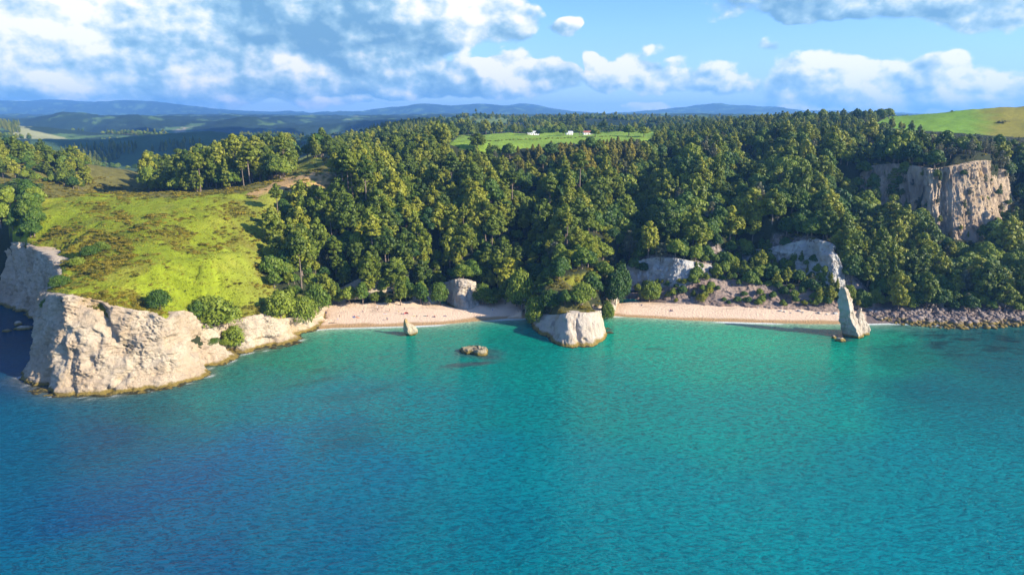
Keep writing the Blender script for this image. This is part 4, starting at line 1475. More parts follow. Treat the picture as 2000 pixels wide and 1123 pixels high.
# the flat plateau behind: only rows of trees
plat = (Y_ > 700) & (Y_ < 1015) & (ppx > 860) & (ppx < 1290) & (NZ2 < .05)
ok &= ~plat
inwd = ok.copy()
kind = np.full(len(pts), 'broad', dtype=object)
u = rng.uniform(0, 1, len(pts))
pineP = np.where(ppx < 1000, .62, .36)
pineP = np.where(ppy > 540, .28, pineP)
pineP = np.where((ppx > 1200) & (ppy > 420), .22, pineP)
pineP = np.where((ppx > 1700) & (ppy > 480), .16, pineP)
pineP = np.where((ppx > 1690) & (ppx < 1800) & (ppy > 400) & (ppy < 560), .75, pineP)
pineP = np.where((Y_ > 700) & (ppx > 1290), .55, pineP)
pineP = np.where(backhill, .8, pineP)
pineP = np.where(lefthill, .5, pineP)
pineP = np.where(bayrim, 0., pineP)
pineP = np.where((ppx > 1010) & (ppx < 1215) & (ppy > 500), .05, pineP)
kind[u < pineP] = 'pine'
kind[(u < pineP * .14) & ((ppx > 1180) | backhill)] = 'spire'
goldz = in_poly(ppx, ppy, [(950, 320), (1060, 300), (1075, 370), (1040, 480), (1000, 520), (960, 500), (940, 400)]) | in_poly(ppx, ppy, [(560, 395), (700, 385), (720, 440), (640, 470), (560, 460)]) | in_poly(ppx, ppy, [(1090, 470), (1180, 455), (1220, 510), (1160, 545), (1090, 530)])
kind[goldz & (rng.uniform(0, 1, len(pts)) < .62)] = 'gold'
kind[(kind == 'gold') & (rng.uniform(0, 1, len(pts)) < .3)] = 'fern'
kind[inwood & (NZ > .18) & (ppx > 560) & (ppx < 1250) & (ppy > 380) & (rng.uniform(0, 1, len(pts)) < .6)] = 'gold'
rusz = in_poly(ppx, ppy, [(1000, 300), (1060, 270), (1250, 270), (1270, 320), (1200, 358), (1110, 350), (1010, 340)]) & (Y_ > 470)
kind[rusz & (rng.uniform(0, 1, len(pts)) < .7)] = 'russet'
kind[inwood & (rng.uniform(0, 1, len(pts)) < .03)] = 'grey'
gryz = in_poly(ppx, ppy, [(1790, 262), (2010, 268), (2600, 280), (2600, 322), (1980, 322), (1960, 318), (1800, 322)]) & (Y_ > 480)
kind[gryz & (rng.uniform(0, 1, len(pts)) < .6)] = 'grey'
upslope = in_poly(ppx, ppy, [(1950, 330), (2300, 330), (2300, 480), (1900, 500), (1930, 450)])
kind[upslope & (rng.uniform(0, 1, len(pts)) < .45)] = 'grey'
BASEH = {'pine': 17, 'tall': 22, 'broad': 8, 'gold': 5, 'fern': 5, 'russet': 12, 'spire': 15, 'grey': 11}
sc_ = np.exp(np.clip(rng.normal(0, .32, len(pts)), -.75, .46))
sc_ *= np.where(kind == 'pine', .92, 1)
sc_ *= np.where((kind == 'broad') & (Y_ > 430), 1.35, 1)
sc_ *= np.where(kind == 'gold', 1.35, 1)
sc_ *= np.where((kind == 'broad') & (ppy < 560) & (ppx > 1200) & (ppy > 420), 1.12, 1)
sc_ *= np.where((kind == 'pine') & (ppx > 640) & (ppx < 1000) & (ppy < 520), 1.08, 1)
sc_ *= np.where((Y_ > 640) & (ppx > 1180), .54, 1)
sc_ *= np.where((Y_ > 500) & (ppx > 640) & (ppx < 1180), .80, 1)
sc_ *= np.where((Y_ > 540) & (Y_ <= 640) & (ppx >= 1180), .85, 1)
sc_ *= np.where(lefthill, .72, 1)
sc_ *= np.where(valley, .5, 1)
sc_ *= np.where(backhill, 1.1, 1)
sc_ *= np.where((ppx > 1200) & (ppx < 1690) & (ppy > 520), .72, 1)
sc_ *= np.where((ppx > 1010) & (ppx < 1215) & (ppy > 520), .85, 1)
sc_ *= np.where(gryz, .8, 1)
sc_ *= np.where((ppy > 570) & (ppx > 630) & (ppx < 870), .85, 1)
hgt = np.array([BASEH[k] for k in kind]) * sc_
dep = depth_of(Y_, pz)
hide = visible_out(ppx, ppy, Y_, hgt / dep * FPX)
# thin screens of small trees are allowed before the beach cliffs
onpoint = hide & (ppx > 1030) & (ppx < 1180) & (Y_ < 370)
room = (ppy - 573) / np.maximum(hgt / dep * FPX, 1)
ptree = onpoint & (room > .22)
ok &= ~hide | ptree | ((rng.uniform(0, 1, len(pts)) < .62) & (ppx > 1270) & (ppx < 1700) & (ppy > 540) & (Y_ < 396)) | ((rng.uniform(0, 1, len(pts)) < .16) & (ppx > 1700) & (ppy < 480) & (ppy > 330))
small = hide & ok
sc_[small] *= .45
sc_ = np.where(ptree, np.minimum(room, 1) * sc_ / .45, sc_)
kind[ptree] = 'broad'
# keep trees out of the walls' steep band only on the highest faces
ok &= ~((ppx > 1700) & (ppx < 1960) & (Y_ > 475) & (Y_ < 488))
ok &= ~((Y_ > 880) & (ppx > 1735))
ok &= np.abs(ppx - 1000) < 1230
ok &= ~((fbm(xy3(pts[:, 0], pts[:, 1], 1 / 12., 83), 2) < -.34) & inwood & (Y_ > 400))
idxs = np.where(ok)[0]
# what can be seen of each tree: march from the lens to its top
tx, ty = pts[idxs, 0], pts[idxs, 1]
tz_ = pz[idxs] + hgt[idxs] * .8
vis = np.ones(len(idxs), bool)
inn = np.zeros(GZ.shape)
for f in np.linspace(.45, .985, 34):
    gx, gy = tx * f, ty * f
    vis &= (CH + (tz_ - CH) * f) > ground_z(gx, gy) + 1.0
vis &= (ppx[idxs] > -60) & (ppx[idxs] < 2060)

ZONES = [
    (lambda a, b, Y: (a < 78) & (Y < 450), 'on the shaded brow of the far left bay'),
    (lambda a, b, Y: (a < 200) & (Y > 450), 'on the hill at the far left edge'),
    (lambda a, b, Y: (a < 655) & (Y > 500), 'on the wooded hill behind the headland'),
    (lambda a, b, Y: (a < 660), 'on the slope right of the green headland'),
    (lambda a, b, Y: (a < 1015) & (b > 520), 'low on the slope behind the left beach'),
    (lambda a, b, Y: (a < 1015) & (b > 400), 'halfway up the slope above the left beach'),
    (lambda a, b, Y: (a < 1015), 'near the top above the left beach'),
    (lambda a, b, Y: (a < 1215) & (b > 490), 'on the wooded point between the beaches'),
    (lambda a, b, Y: (a < 1290) & (b > 380), 'in the dark gully behind the wooded point'),
    (lambda a, b, Y: (a < 1300), 'near the ridge below the middle meadow'),
    (lambda a, b, Y: (a < 1690) & (b > 520), 'on the ledges of the white beach cliff'),
    (lambda a, b, Y: (a < 1690) & (b > 400), 'above the white cliff of the right beach'),
    (lambda a, b, Y: (a < 1720) & (b > 290), 'high on the slope above the right beach'),
    (lambda a, b, Y: (a < 1720), 'along the skyline above the right beach'),
    (lambda a, b, Y: (b > 500), 'along the boulder shore at the right'),
    (lambda a, b, Y: (b > 330), 'beside the brown upper cliff at the right'),
    (lambda a, b, Y: (b > 0), 'between the brown cliff and the right meadow'),
]
KN = {'pine': ('pine_tree', 'olive pine', 'pines'), 'spire': ('conifer_tree', 'narrow pointed conifer', 'conifers'),
      'broad': ('broadleaf_tree', 'domed broadleaf tree', 'broadleaf trees'), 'gold': ('yellow_green_tree', 'bright yellow-green tree', 'yellow-green trees'),
      'fern': ('tree_fern', 'yellow-green tree fern', 'tree ferns'), 'russet': ('russet_tree', 'russet brown tree', 'russet trees'),
      'grey': ('grey_tree', 'thin grey-green tree', 'grey trees')}


def tree_thing(form, name, label, cat, loc, scale, rz, group=None):
    e = empty(name, loc, rz)
    e.scale = scale
    tag(e, label, cat, group)
    for nm, me in (('trunk', form.trunk), ('crown', form.crown)):
        o = bpy.data.objects.new(nm, me)
        col.objects.link(o)
        o.parent = e
    return e


stuff = {}
zone_of = np.zeros(len(pts), int)
for i in idxs:
    for z_, (test, phrase) in enumerate(ZONES):
        if bool(test(ppx[i], ppy[i], Y_[i])):
            break
    zone_of[i] = z_
where_in = {}
for z_ in range(len(ZONES)):
    m_ = idxs[(zone_of[idxs] == z_) & vis]
    if len(m_):
        where_in[z_] = (np.percentile(ppx[m_], (33, 66)), np.percentile(Y_[m_], (33, 66)))
for k in KN:
    sel = idxs[(kind[idxs] == k)]
    v = vis[(kind[idxs] == k)]
    order = np.argsort(np.where(v, Y_[sel] / sc_[sel] / BASEH[k], 1e9))
    sel = sel[order]
    v = v[order]
    nind = int(min(295, v.sum()))
    for j, i in enumerate(sel):
        s = sc_[i]
        sx_ = s * random.uniform(.86, 1.2)
        sz = s * random.uniform(.86, 1.16)
        rz = random.uniform(0, 6.28)
        fi = random.randrange(7 if (k == 'pine' and (Y_[i] > 560 or ppx[i] > 1180)) else len(FORMS[k]))
        if j < nind:
            phrase = ZONES[zone_of[i]][1]
            (qa, qb), (ya, yb) = where_in[zone_of[i]]
            lr = 'left' if ppx[i] < qa else ('right' if ppx[i] > qb else 'middle')
            fb = 'lower' if Y_[i] < ya else ('upper' if Y_[i] > yb else 'mid')
            phrase = f'{phrase}, {fb} {lr}'
            szw = 'tall' if sz > 1.25 else ('small' if sz < .72 else 'medium')
            tree_thing(FORMS[k][fi], KN[k][0], f'{szw} {KN[k][1]} {phrase}', 'tree', (pts[i, 0], pts[i, 1], pz[i] - .2), (sx_, sx_, sz), rz, f'{szw} {KN[k][2]} {phrase}')
        else:
            stuff.setdefault(k, []).append((pts[i, 0], pts[i, 1], pz[i] - .2, fi, sx_, sx_, sz, rz))
SN = {'pine': 'pine_forest', 'spire': 'conifer_forest', 'broad': 'broadleaf_forest', 'gold': 'yellow_thicket', 'fern': 'fern_thicket', 'russet': 'russet_wood', 'grey': 'grey_wood'}
# far woods
fp = jitter_grid(1120, 3000, 11, .006, lambda y: (-.84 * y, .84 * y))
fz = ground_z(fp[:, 0], fp[:, 1])
fx, fy = project(fp[:, 0], fp[:, 1], fz)
FY = fp[:, 1]
fn1 = fbm(xy3(fp[:, 0], fp[:, 1], 1 / 150., 91), 3)
plant = (in_poly(fx, fy, [(95, 318), (130, 296), (200, 286), (270, 284), (262, 300), (215, 318), (150, 330)]) | in_poly(fx, fy, [(285, 300), (330, 282), (390, 276), (420, 300), (380, 302), (330, 296)])) & (FY < 1800)
dhill = (FY < 1450) & (fx > 720) & (fx < 840) & (FY > 1180)
lhill = (FY > 1850) & (FY < 2300) & (fx < 40)
rest = (fn1 > .10) & ~((fx > 60) & (fx < 480) & (FY < 1800)) & ~((FY > 1750) & (FY < 2300) & (fx > 15) & (fx < 200)) & (rng.uniform(0, 1, len(fp)) < .8)
hk = (FY > 1750) & (FY < 2200) & (fx > 800) & (fx < 1010)
rest &= ~hk | (rng.uniform(0, 1, len(fp)) < .35)
vline = (FY < 1300) & (fx > 180) & (fx < 560) & (fn1 > -.1) & (rng.uniform(0, 1, len(fp)) < .35)
keep = plant | dhill | lhill | rest | vline
for i in np.where(keep & (fx > -150) & (fx < 2150))[0]:
    k = 'spire' if (plant[i] or dhill[i] or lhill[i]) else ('pine' if random.random() < .35 else 'broad')
    s = random.uniform(.8, 1.2) * (.95 if k != 'broad' else 1.25) * (1.15 if FY[i] > 1700 else 1) * (.8 if k == 'pine' else 1)
    stuff.setdefault(k, []).append((fp[i, 0], fp[i, 1], fz[i] - .3, random.randrange(len(FORMS[k])), s, s, s, random.uniform(0, 6.28)))
for k, L_ in stuff.items():
    A = np.array(L_)
    pc = proto_collection(SN[k] + '_forms', [f.joint for f in FORMS[k]])
    rot = np.zeros((len(A), 3))
    rot[:, 2] = A[:, 7]
    scatter(SN[k], A[:, :3], A[:, 3], A[:, 4:7], rot, pc)
print('trees', {k: len(v) for k, v in stuff.items()}, 'visible', vis.sum())

# ------------------------------------------------------------------ scrub and tussock
sp_pts = jitter_grid(250, 640, 1.35, .006, lambda y: (-.86 * y - 10, .80 * y if y > 372 else .2 * y))
sz_ = ground_z(sp_pts[:, 0], sp_pts[:, 1])
sx_, sy_ = project(sp_pts[:, 0], sp_pts[:, 1], sz_)
n1 = fbm(xy3(sp_pts[:, 0], sp_pts[:, 1], 1 / 26., 101), 4)
n2 = fbm(xy3(sp_pts[:, 0], sp_pts[:, 1], 1 / 7., 103), 3)
pr = np.full(len(sp_pts), .035)
for poly, v in P_SC:
    pr = np.where(in_poly(sx_, sy_, poly), v, pr)
P_UNI = (sp_pts[:, 1] > 440) & (sx_ < 640) & (sz_ > 3)
pr = np.where(P_UNI, .33, pr)
pr = np.clip(pr * 1.1 + 1.3 * (n1 + .5 * n2) * np.where(pr > .2, 1, .45), 0, 1)
pr = np.where(in_poly(sx_, sy_, P_HEAD) | P_UNI, pr, 0)
ledge = (sx_ > 1210) & (sx_ < 1720) & (sy_ > 520) & (sy_ < 603) & (sp_pts[:, 1] > 366) & (sp_pts[:, 1] < 380)
pr = np.where((sx_ > 660) & (sz_ > 4) & (sp_pts[:, 1] > 380) & (n1 > 0), .25, pr)
pr = np.where(in_poly(sx_, sy_, P_BACKGRASS) & (sp_pts[:, 1] > 500), .15 + n1 * .5, pr)
pr = np.where((sx_ > 1030) & (sx_ < 1195) & (sp_pts[:, 1] < 372), .5, pr)
pr = np.where(in_poly(sx_, sy_, P_TRACK), pr * .1, pr)
kp = (rng.uniform(0, 1, len(sp_pts)) < pr) & (sz_ > 5) & (sx_ > -40) & (sx_ < 2040)
kp &= ~(in_poly(sx_, sy_, P_MEADOW) | in_poly(sx_, sy_, P_RMEAD))
I_ = np.where(kp)[0]
s_ = np.exp(rng.normal(-.40, .32, len(I_))) * (1 + (sp_pts[I_, 1] > 440) * .35)
rot = np.zeros((len(I_), 3))
rot[:, 2] = rng.uniform(0, 6.28, len(I_))
scatter('scrub', np.stack([sp_pts[I_, 0], sp_pts[I_, 1], sz_[I_] - .15], -1), rng.integers(0, 4, len(I_)), np.stack([s_, s_, s_ * rng.uniform(.45, .85, len(I_))], -1), rot,
        proto_collection('scrub_forms', SCRUB))
TUFT = []
for _ in range(3):
    v_, f_, t_ = leaf_quads([np.zeros(3)], [.55], [26], .17, rgs, .38, .7, 0)
    TUFT.append(make_mesh('tuft_form', v_, f_, [M_TUFT], t_))
g_pts = jitter_grid(255, 470, .95, .0035, lambda y: (-.86 * y - 10, -.20 * y))
g_z = ground_z(g_pts[:, 0], g_pts[:, 1])
g_x, g_y = project(g_pts[:, 0], g_pts[:, 1], g_z)
gn = fbm(xy3(g_pts[:, 0], g_pts[:, 1], 1 / 9., 111), 3)
I_ = np.where(in_poly(g_x, g_y, P_HEAD) & (g_z > 6) & (rng.uniform(0, 1, len(g_pts)) < .38 + .9 * gn) & ~in_poly(g_x, g_y, P_TRACK) & (g_x > -30))[0]
s_ = np.exp(rng.normal(-.1, .35, len(I_)))
rot = np.zeros((len(I_), 3))
rot[:, 2] = rng.uniform(0, 6.28, len(I_))
scatter('tall_grass', np.stack([g_pts[I_, 0], g_pts[I_, 1], g_z[I_] - .05], -1), rng.integers(0, 3, len(I_)), np.stack([s_, s_, s_ * .8], -1), rot, proto_collection('tuft_forms', TUFT))

# small trees rooted on the ledges of the cliffs
def ledge_trees(cols, n, f0, f1, kinds, smin, smax, phrase, seed, u0=0., u1=1., out=.6):
    rg = np.random.default_rng(seed)
    C = catmull(cols, 200)
    for i in range(n):
        u_ = int((u0 + (u1 - u0) * rg.uniform()) * 199)
        f = rg.uniform(f0, f1)
        p = C[u_, :3] * (1 - f) + C[u_, 3:] * f
        k = kinds[i % len(kinds)]
        ph_ = phrase + ', ' + ('upper' if f > (f0 + f1) / 2 else 'lower') + ' ' + ('left' if u_ < 199 * (u0 + (u1 - u0) / 3) else ('right' if u_ > 199 * (u0 + (u1 - u0) * 2 / 3) else 'middle'))
        s = rg.uniform(smin, smax) * 8 / BASEH[k] * (1.3 if k in ('pine', 'spire', 'grey') else 1)
        tree_thing(FORMS[k][i % len(FORMS[k])], KN[k][0], f'small {KN[k][1]} {ph_}', 'tree', (p[0], p[1] - out, p[2] - .8), (s, s, s * rg.uniform(.8, 1.1)), rg.uniform(0, 6.28), f'small {KN[k][2]} {ph_}')


ledge_trees(BANK, 62, .05, 1.0, ('broad', 'broad', 'pine', 'gold', 'broad'), .34, .72, 'rooted on the brown bank behind the right beach', 1, .10, .96)
ledge_trees(CLIFF_B, 30, .0, .42, ('broad', 'broad', 'spire'), .4, .85, 'rooted low on the higher white cliff', 2, .1, .95)
ledge_trees(CLIFF_A, 12, .0, .35, ('broad', 'gold'), .35, .6, 'rooted low on the smaller white cliff', 3)
ledge_trees(UPCLIFF, 46, .0, .9, ('spire', 'grey', 'broad', 'pine', 'grey'), .35, .75, 'clinging to the upper cliff at the right', 4, .12, 1)

# ------------------------------------------------------------------ trees and bushes that stand out
def base_at(px, py, z0=30.0, it=14):
    """point of the ground that shows at px, py"""
    d = px_dir(px, py)
    t = 235 / d[1]
    hit = None
    ts = np.arange(235, 1500, .6) / d[1]
    P_ = np.array([0, 0, CH])[None] + d[None] * ts[:, None]
    g = ground_z(P_[:, 0], P_[:, 1])
    w_ = np.where(P_[:, 2] <= np.maximum(g, 0))[0]
    return P_[w_[0]] if len(w_) else P_[-1]


def special(kind_, px, py, wpx, hpx, name, label, cat, fi=0, mat=None, group=None):
    p = base_at(px, py)
    d_ = depth_of(p[1], p[2])
    f = FORMS[kind_][fi % len(FORMS[kind_])]
    bw = {'broad': 9.6, 'pine': 7.4, 'tall': 7, 'spire': 5.2, 'gold': 5.6, 'grey': 6}[kind_]
    s = wpx / FPX * d_ / bw
    sz = hpx / FPX * d_ / BASEH[kind_]
    return tree_thing(f, name, label, cat, (p[0], p[1], p[2] - .2), (s, s, sz), random.uniform(0, 6.28), group)


rb = np.random.default_rng(77)
BIG = [Form(broad_crown(rb, 4.8, 8, 40, 110, .2), trunk_mesh(5, .3, limbs_for(5, 5, .3, rb, 2.6), rb, .8), M_BROAD, 'bush_form') for _ in range(3)]


def bush(px, py, Y, wpx, hpx, label, fi, z=None, cat='bush', yk=1.0):
    p = atY(px, py, Y)
    zz = float(ground_z(p[0], Y)) if z is None else z
    d_ = depth_of(Y, zz)
    s = wpx / FPX * d_ / 10.2
    sz = hpx / FPX * d_ / 8.4
    e = tree_thing(BIG[fi % 3], 'cliff_top_bush', label, cat, (p[0], Y, zz - .6 - 1.5 * sz), (s * 1.18, s * yk * 1.1, sz * 1.25), .7 * fi)
    return e


bush(311, 602, 274, 52, 46, 'round dark green bush standing alone on the cliff-top grass', 0)
bush(415, 636, 297, 112, 74, 'widest dark green bush, spilling over the low cliff right of the round one', 1)
bush(455, 630, 303, 66, 54, 'right-hand shoulder bush leaning on the widest cliff-top bush', 2)
bush(388, 618, 292, 44, 40, 'small bush tucked against the left of the widest cliff-top bush', 2)
bush(548, 624, 320, 74, 62, 'dark bush on the brow of the pale cliff nearest the left beach', 2)
bush(592, 620, 332, 70, 66, 'tall rounded bush at the left end of the left beach', 0)
bush(620, 610, 346, 56, 66, 'bright green bush overhanging the sand at the left end of the beach', 1)
bush(565, 600, 332, 40, 36, 'bush behind the cliff-brow bushes near the left beach', 1)
bush(205, 527, 326, 34, 22, 'blue-green bush, right end of the low row above the headland notch', 1)
bush(182, 532, 318, 40, 24, 'blue-green bush in the middle of the low row above the headland notch', 0)
bush(155, 540, 308, 34, 22, 'blue-green bush at the left end of the low row above the headland notch', 2)
bush(118, 565, 280, 44, 28, 'green bush on the headland corner above the shaded west face', 0)
bush(92, 568, 275, 34, 24, 'small green bush hanging over the western corner of the headland', 1)
bush(118, 612, 267, 20, 26, 'bush clinging to the cleft in the tall headland cliff', 1, z=27.0)
bush(124, 628, 265, 16, 15, 'lower tuft of bush in the cleft of the tall headland cliff', 2, z=23.0)
bush(415, 668, 290, 34, 14, 'low bush on the ledge between the tall and the low cliff', 0, z=7.0)
bush(440, 672, 293, 26, 12, 'small bush right of the ledge bush at the foot of the low cliff', 1, z=5.5)
for q in [(1046, 612, 342, 54, 72, 'dark bush at the left end of the wooded point, over the shaded rock face', 0), (1076, 607, 338, 48, 44, 'low green bush on the rim of the big rocky block, left of centre', 1),
          (1104, 607, 335, 34, 22, 'smallest bush in the middle of the rocky block rim', 2), (1138, 610, 336, 50, 44, 'wide bush on the rim of the rocky block, right of centre', 1),
          (1163, 612, 339, 38, 40, 'rounded bush at the right corner of the rocky block', 0), (1186, 607, 351, 38, 46, 'bush above the small pale wall beside the right beach', 2),
          (1018, 612, 357, 56, 84, 'tall dark bush where the wooded point meets the left beach', 1), (1200, 588, 366, 54, 84, 'tall bush above the left end of the right beach', 0),
          (1210, 566, 380, 60, 84, 'broad bush standing behind the left end of the right beach', 2)]:
    bush(*q)
for q in [(1656, 596, 371, 34, 40, 'bush at the foot of the white cliff directly behind the rock needle', 0), (1664, 560, 384, 40, 44, 'bush halfway up behind the rock needle, right of the white cliff', 1),
          (1646, 528, 389, 34, 36, 'bush on the right shoulder of the higher white cliff', 2), (1684, 604, 367, 40, 36, 'bush on the pale slope right of the rock needle', 1)]:
    bush(*q)
bush(858, 602, 374, 46, 50, 'bush hiding the left foot of the rock outcrop behind the left beach', 0)
bush(944, 600, 374, 40, 44, 'bush at the right foot of the rock outcrop behind the left beach', 1)
bush(1268, 592, 381, 56, 46, 'round dark bush standing on the sand at the back of the right beach', 2)
special('pine', 933, 292, 30, 30, 'pine_tree', 'lone dark pine standing in front of the middle meadow', 'tree', 2)
for j, (px, py, h) in enumerate([(657, 393, 92), (671, 396, 98), (683, 397, 102), (690, 396, 98), (697, 395, 100), (706, 394, 96), (716, 393, 98), (724, 392, 92), (740, 390, 90)]):
    f = FORMS['tall'][j % 2]
    p = base_at(px, py)
    d_ = depth_of(p[1], p[2])
    sz = h / FPX * d_ / 22
    tree_thing(f, 'tall_pine', 'tall pine with a long bare pale trunk at the wood edge right of the headland', 'tree', (p[0], p[1], p[2] - .3), (sz * 1.0, sz * 1.0, sz), j * 1.3, 'bare-trunked pines at the wood edge')
special('pine', 40, 386, 50, 36, 'spreading_tree', 'flat-topped spreading tree behind the grass at the far left', 'tree', 3)
special('broad', 905, 255, 40, 18, 'broadleaf_tree', 'pale rounded tree at the left end of the middle meadow', 'tree', 1)
for j, (px, py, w_, h, lab) in enumerate([(1228, 266, 34, 22, 'larger of two domed trees behind the russet trees'), (1258, 268, 26, 18, 'smaller of two domed trees behind the russet trees'),
                                          (1065, 254, 26, 18, 'umbrella-shaped tree left of the tall conifer clump by the houses'), (1131, 264, 22, 16, 'thin tree between the two right-hand houses'), (1030, 264, 24, 13, 'low tree before the left end of the long white house'), (1054, 265, 20, 12, 'low tree before the right end of the long white house'), (1100, 265, 22, 14, 'low tree left of the small white house'), (1162, 267, 26, 16, 'low tree right of the house with the red-brown roof')]):
    special('broad', px, py, w_, h, 'broadleaf_tree', lab, 'tree', j)
for j, (px, w_, h) in enumerate([(1078, 18, 16), (1088, 18, 20), (1098, 20, 26), (1108, 20, 28), (1118, 20, 28), (1128, 20, 26), (1138, 18, 24)]):
    special('spire', px, 253, w_, h, 'conifer_tree', 'tall dark conifer in the clump behind the farm houses', 'tree', j, group='dark conifers in the clump behind the farm houses')
special('gold', 1163, 492, 30, 34, 'orange_tree', 'orange-leaved tree among the dark trees above the wooded point', 'tree', 1)
special('pine', 1103, 478, 36, 78, 'pine_tree', 'upright lone pine rising above the trees behind the wooded point', 'tree', 4)
for j, px in enumerate([1545, 1560, 1574, 1590, 1606, 1640, 1655, 1668, 1682, 1700, 1716]):
    p = atYz(px, 905, 0)
    zz = float(ground_z(p[0], 905))
    tree_thing(FORMS['broad'][j % 7], 'broadleaf_tree', 'dark domed tree standing proud of the skyline left of the right-hand meadow', 'tree', (p[0], 905, zz), (1.9, 1.9, 1.75 - .25 * (j % 3)), j,
               'domed trees on the skyline left of the right meadow')
# dead standing trees, far valley and ridge
# ------------------------------------------------------------------ sea stacks and rocks
def loft_rock(name, rings, Yc, mat, label=None, cat='rock', thick=.85, na=72, nz=56, amp=.8, cell=4.0, facet=9, seed=1, base=-2.5, kind=None, link=True, vs=.6, lean=0.0, planes=None):
    """rings: (py, left px, right px) silhouettes from the top down, at the distance Yc"""
    rg = np.random.default_rng(seed)
    prof = []
    for (py, l, r) in rings:
        a, b = atY(l, py, Yc), atY(r, py, Yc)
        prof.append(((a[2] + b[2]) / 2, a[0], b[0]))
    prof.sort()
    z = np.array([p[0] for p in prof])
    xl = np.array([p[1] for p in prof])
    xr = np.array([p[2] for p in prof])
    zz = np.linspace(base, z[-1], nz)
    L = np.interp(zz, z, xl)
    Rr = np.interp(zz, z, xr)
    c = (L + Rr) / 2
    w_ = (Rr - L) / 2
    an = np.linspace(0, 2 * np.pi, na, endpoint=False)
    # cut by a few upright planes so that the block has faces and arrises
    r = np.full(na, 9.0)
    for th in (planes or ()):
        cs = np.cos(an - math.radians(th))
        r = np.where(cs > .15, np.minimum(r, .80 / np.maximum(cs, .15)), r)
    for k in range(0 if planes else facet):
        th = 2 * np.pi * (k + rg.uniform(-.3, .3)) / facet
        dist = rg.uniform(.82, 1.02)
        cs = np.cos(an - th)
        r = np.where(cs > .15, np.minimum(r, dist / np.maximum(cs, .15)), r)
    r = np.minimum(r, 1.25)
    ext = (r * np.cos(an)).max(), (r * np.cos(an)).min()
    cx = r * np.cos(an)
    cx = (cx - ext[1]) / (ext[0] - ext[1]) * 2 - 1
    cyv = r * np.sin(an)
    V = np.stack([c[:, None] + w_[:, None] * cx[None], Yc + lean * zz[:, None] + (thick * np.maximum(w_, .35 * w_.max()) * (.6 + .4 * w_ / w_.max()))[:, None] * cyv[None],
                  np.repeat(zz[:, None], na, 1)], -1)
    q = V.copy() + seed * 13
    q[..., 2] *= vs
    n = fbm(q / cell, 4) * .6 + fbm(q / cell + 9, 4, True) * .4 + .25 * fbm(q / (cell * .25), 3)
    d = np.stack([np.cos(an), np.sin(an), 0 * an], -1)[None]
    sc2 = np.clip(w_ / w_.max(), .62, 1)[:, None, None]
    V = V + d * (amp * n)[..., None] * sc2
    V[..., 2] += fbm(V / 1.7 + seed, 2) * .25 * amp * (zz > .3)[:, None]
    top = V[-1].mean(0) + np.array([0, 0, .25])
    V = np.concatenate([V.reshape(-1, 3), (V[-1] * .5 + top * .5), top[None]])
    F = []
    for i in range(nz):
        for j in range(na):
            j2 = (j + 1) % na
            if i < nz - 1:
                F.append((i * na + j, i * na + j2, (i + 1) * na + j2, (i + 1) * na + j))
            else:
                F.append((i * na + j, i * na + j2, nz * na + j2, nz * na + j))
    for j in range(na):
        F.append((nz * na + j, nz * na + (j + 1) % na, nz * na + na, nz * na + na))
    F = np.array(F)
    if not link:
        return V, F
    me = make_mesh(name, V, F[:-na], [mat], smooth=True)
    # cap
    o = bpy.data.objects.new(name, me)
    col.objects.link(o)
    tag(o, label, cat if label else None, None, kind)
    return o


def join_rock(name, parts, mat, label, cat='rock'):
    Vs, Fs, off = [], [], 0
    for V, F in parts:
        Vs.append(V)
        tri = F[:, 3] == F[:, 2]
        F = F[~tri]
        Fs.append(F + off)
        off += len(V)
    me = make_mesh(name, np.concatenate(Vs), np.concatenate(Fs), [mat], smooth=True)
    o = bpy.data.objects.new(name, me)
    col.objects.link(o)
    return tag(o, label, cat)


n1_ = loft_rock('x', [(561, 1641, 1652), (566, 1640, 1656), (574, 1639, 1659), (584, 1638, 1663), (592, 1639, 1664), (604, 1638, 1667), (618, 1641, 1668), (632, 1642, 1676), (645, 1644, 1684), (655, 1646, 1686), (664, 1651, 1681)],
                323, M_STACK, thick=.95, amp=2.3, cell=3.4, facet=9, seed=5, link=False, vs=.9, na=110, nz=90, planes=(222, 318, 45, 135))
n2_ = loft_rock('x', [(602, 1678, 1681), (612, 1673, 1683), (624, 1666, 1686), (634, 1660, 1693), (648, 1656, 1696), (656, 1656, 1692), (662, 1660, 1684)], 325, M_STACK, thick=.8, amp=2.0, cell=3.0, facet=9, seed=9, link=False, vs=.9, na=100, nz=70, planes=(212, 300, 20, 120))
join_rock('sea_stack', [n1_, n2_], M_STACK, 'tall leaning white rock needle standing in the shallows off the right beach', 'sea stack')
loft_rock('shore_rock', [(660, 1636, 1647), (664, 1632, 1652), (668, 1630, 1655)], 314, M_STACK, 'low grey slab awash at the left foot of the rock needle', thick=.7, amp=.5, cell=2, facet=5, seed=3, na=40, nz=20, base=-1.5)
loft_rock('shore_rock', [(655, 1626, 1630), (659, 1624, 1633)], 318, M_STACK, 'tiny rock awash left of the slab beside the needle', thick=.7, amp=.3, cell=1.5, facet=5, seed=4, na=24, nz=12, base=-1.2)
loft_rock('sea_stack', [(623, 790, 794), (627, 789, 796), (631, 788.5, 800), (637, 788, 811), (645, 788, 816), (651, 791, 814), (656, 796, 809)], 323.5, M_CREAM2,
          'small pointed cream rock standing just off the left beach', 'sea stack', thick=.75, amp=1.0, cell=2.2, facet=7, seed=12, vs=.8, planes=(215, 310, 40, 130))
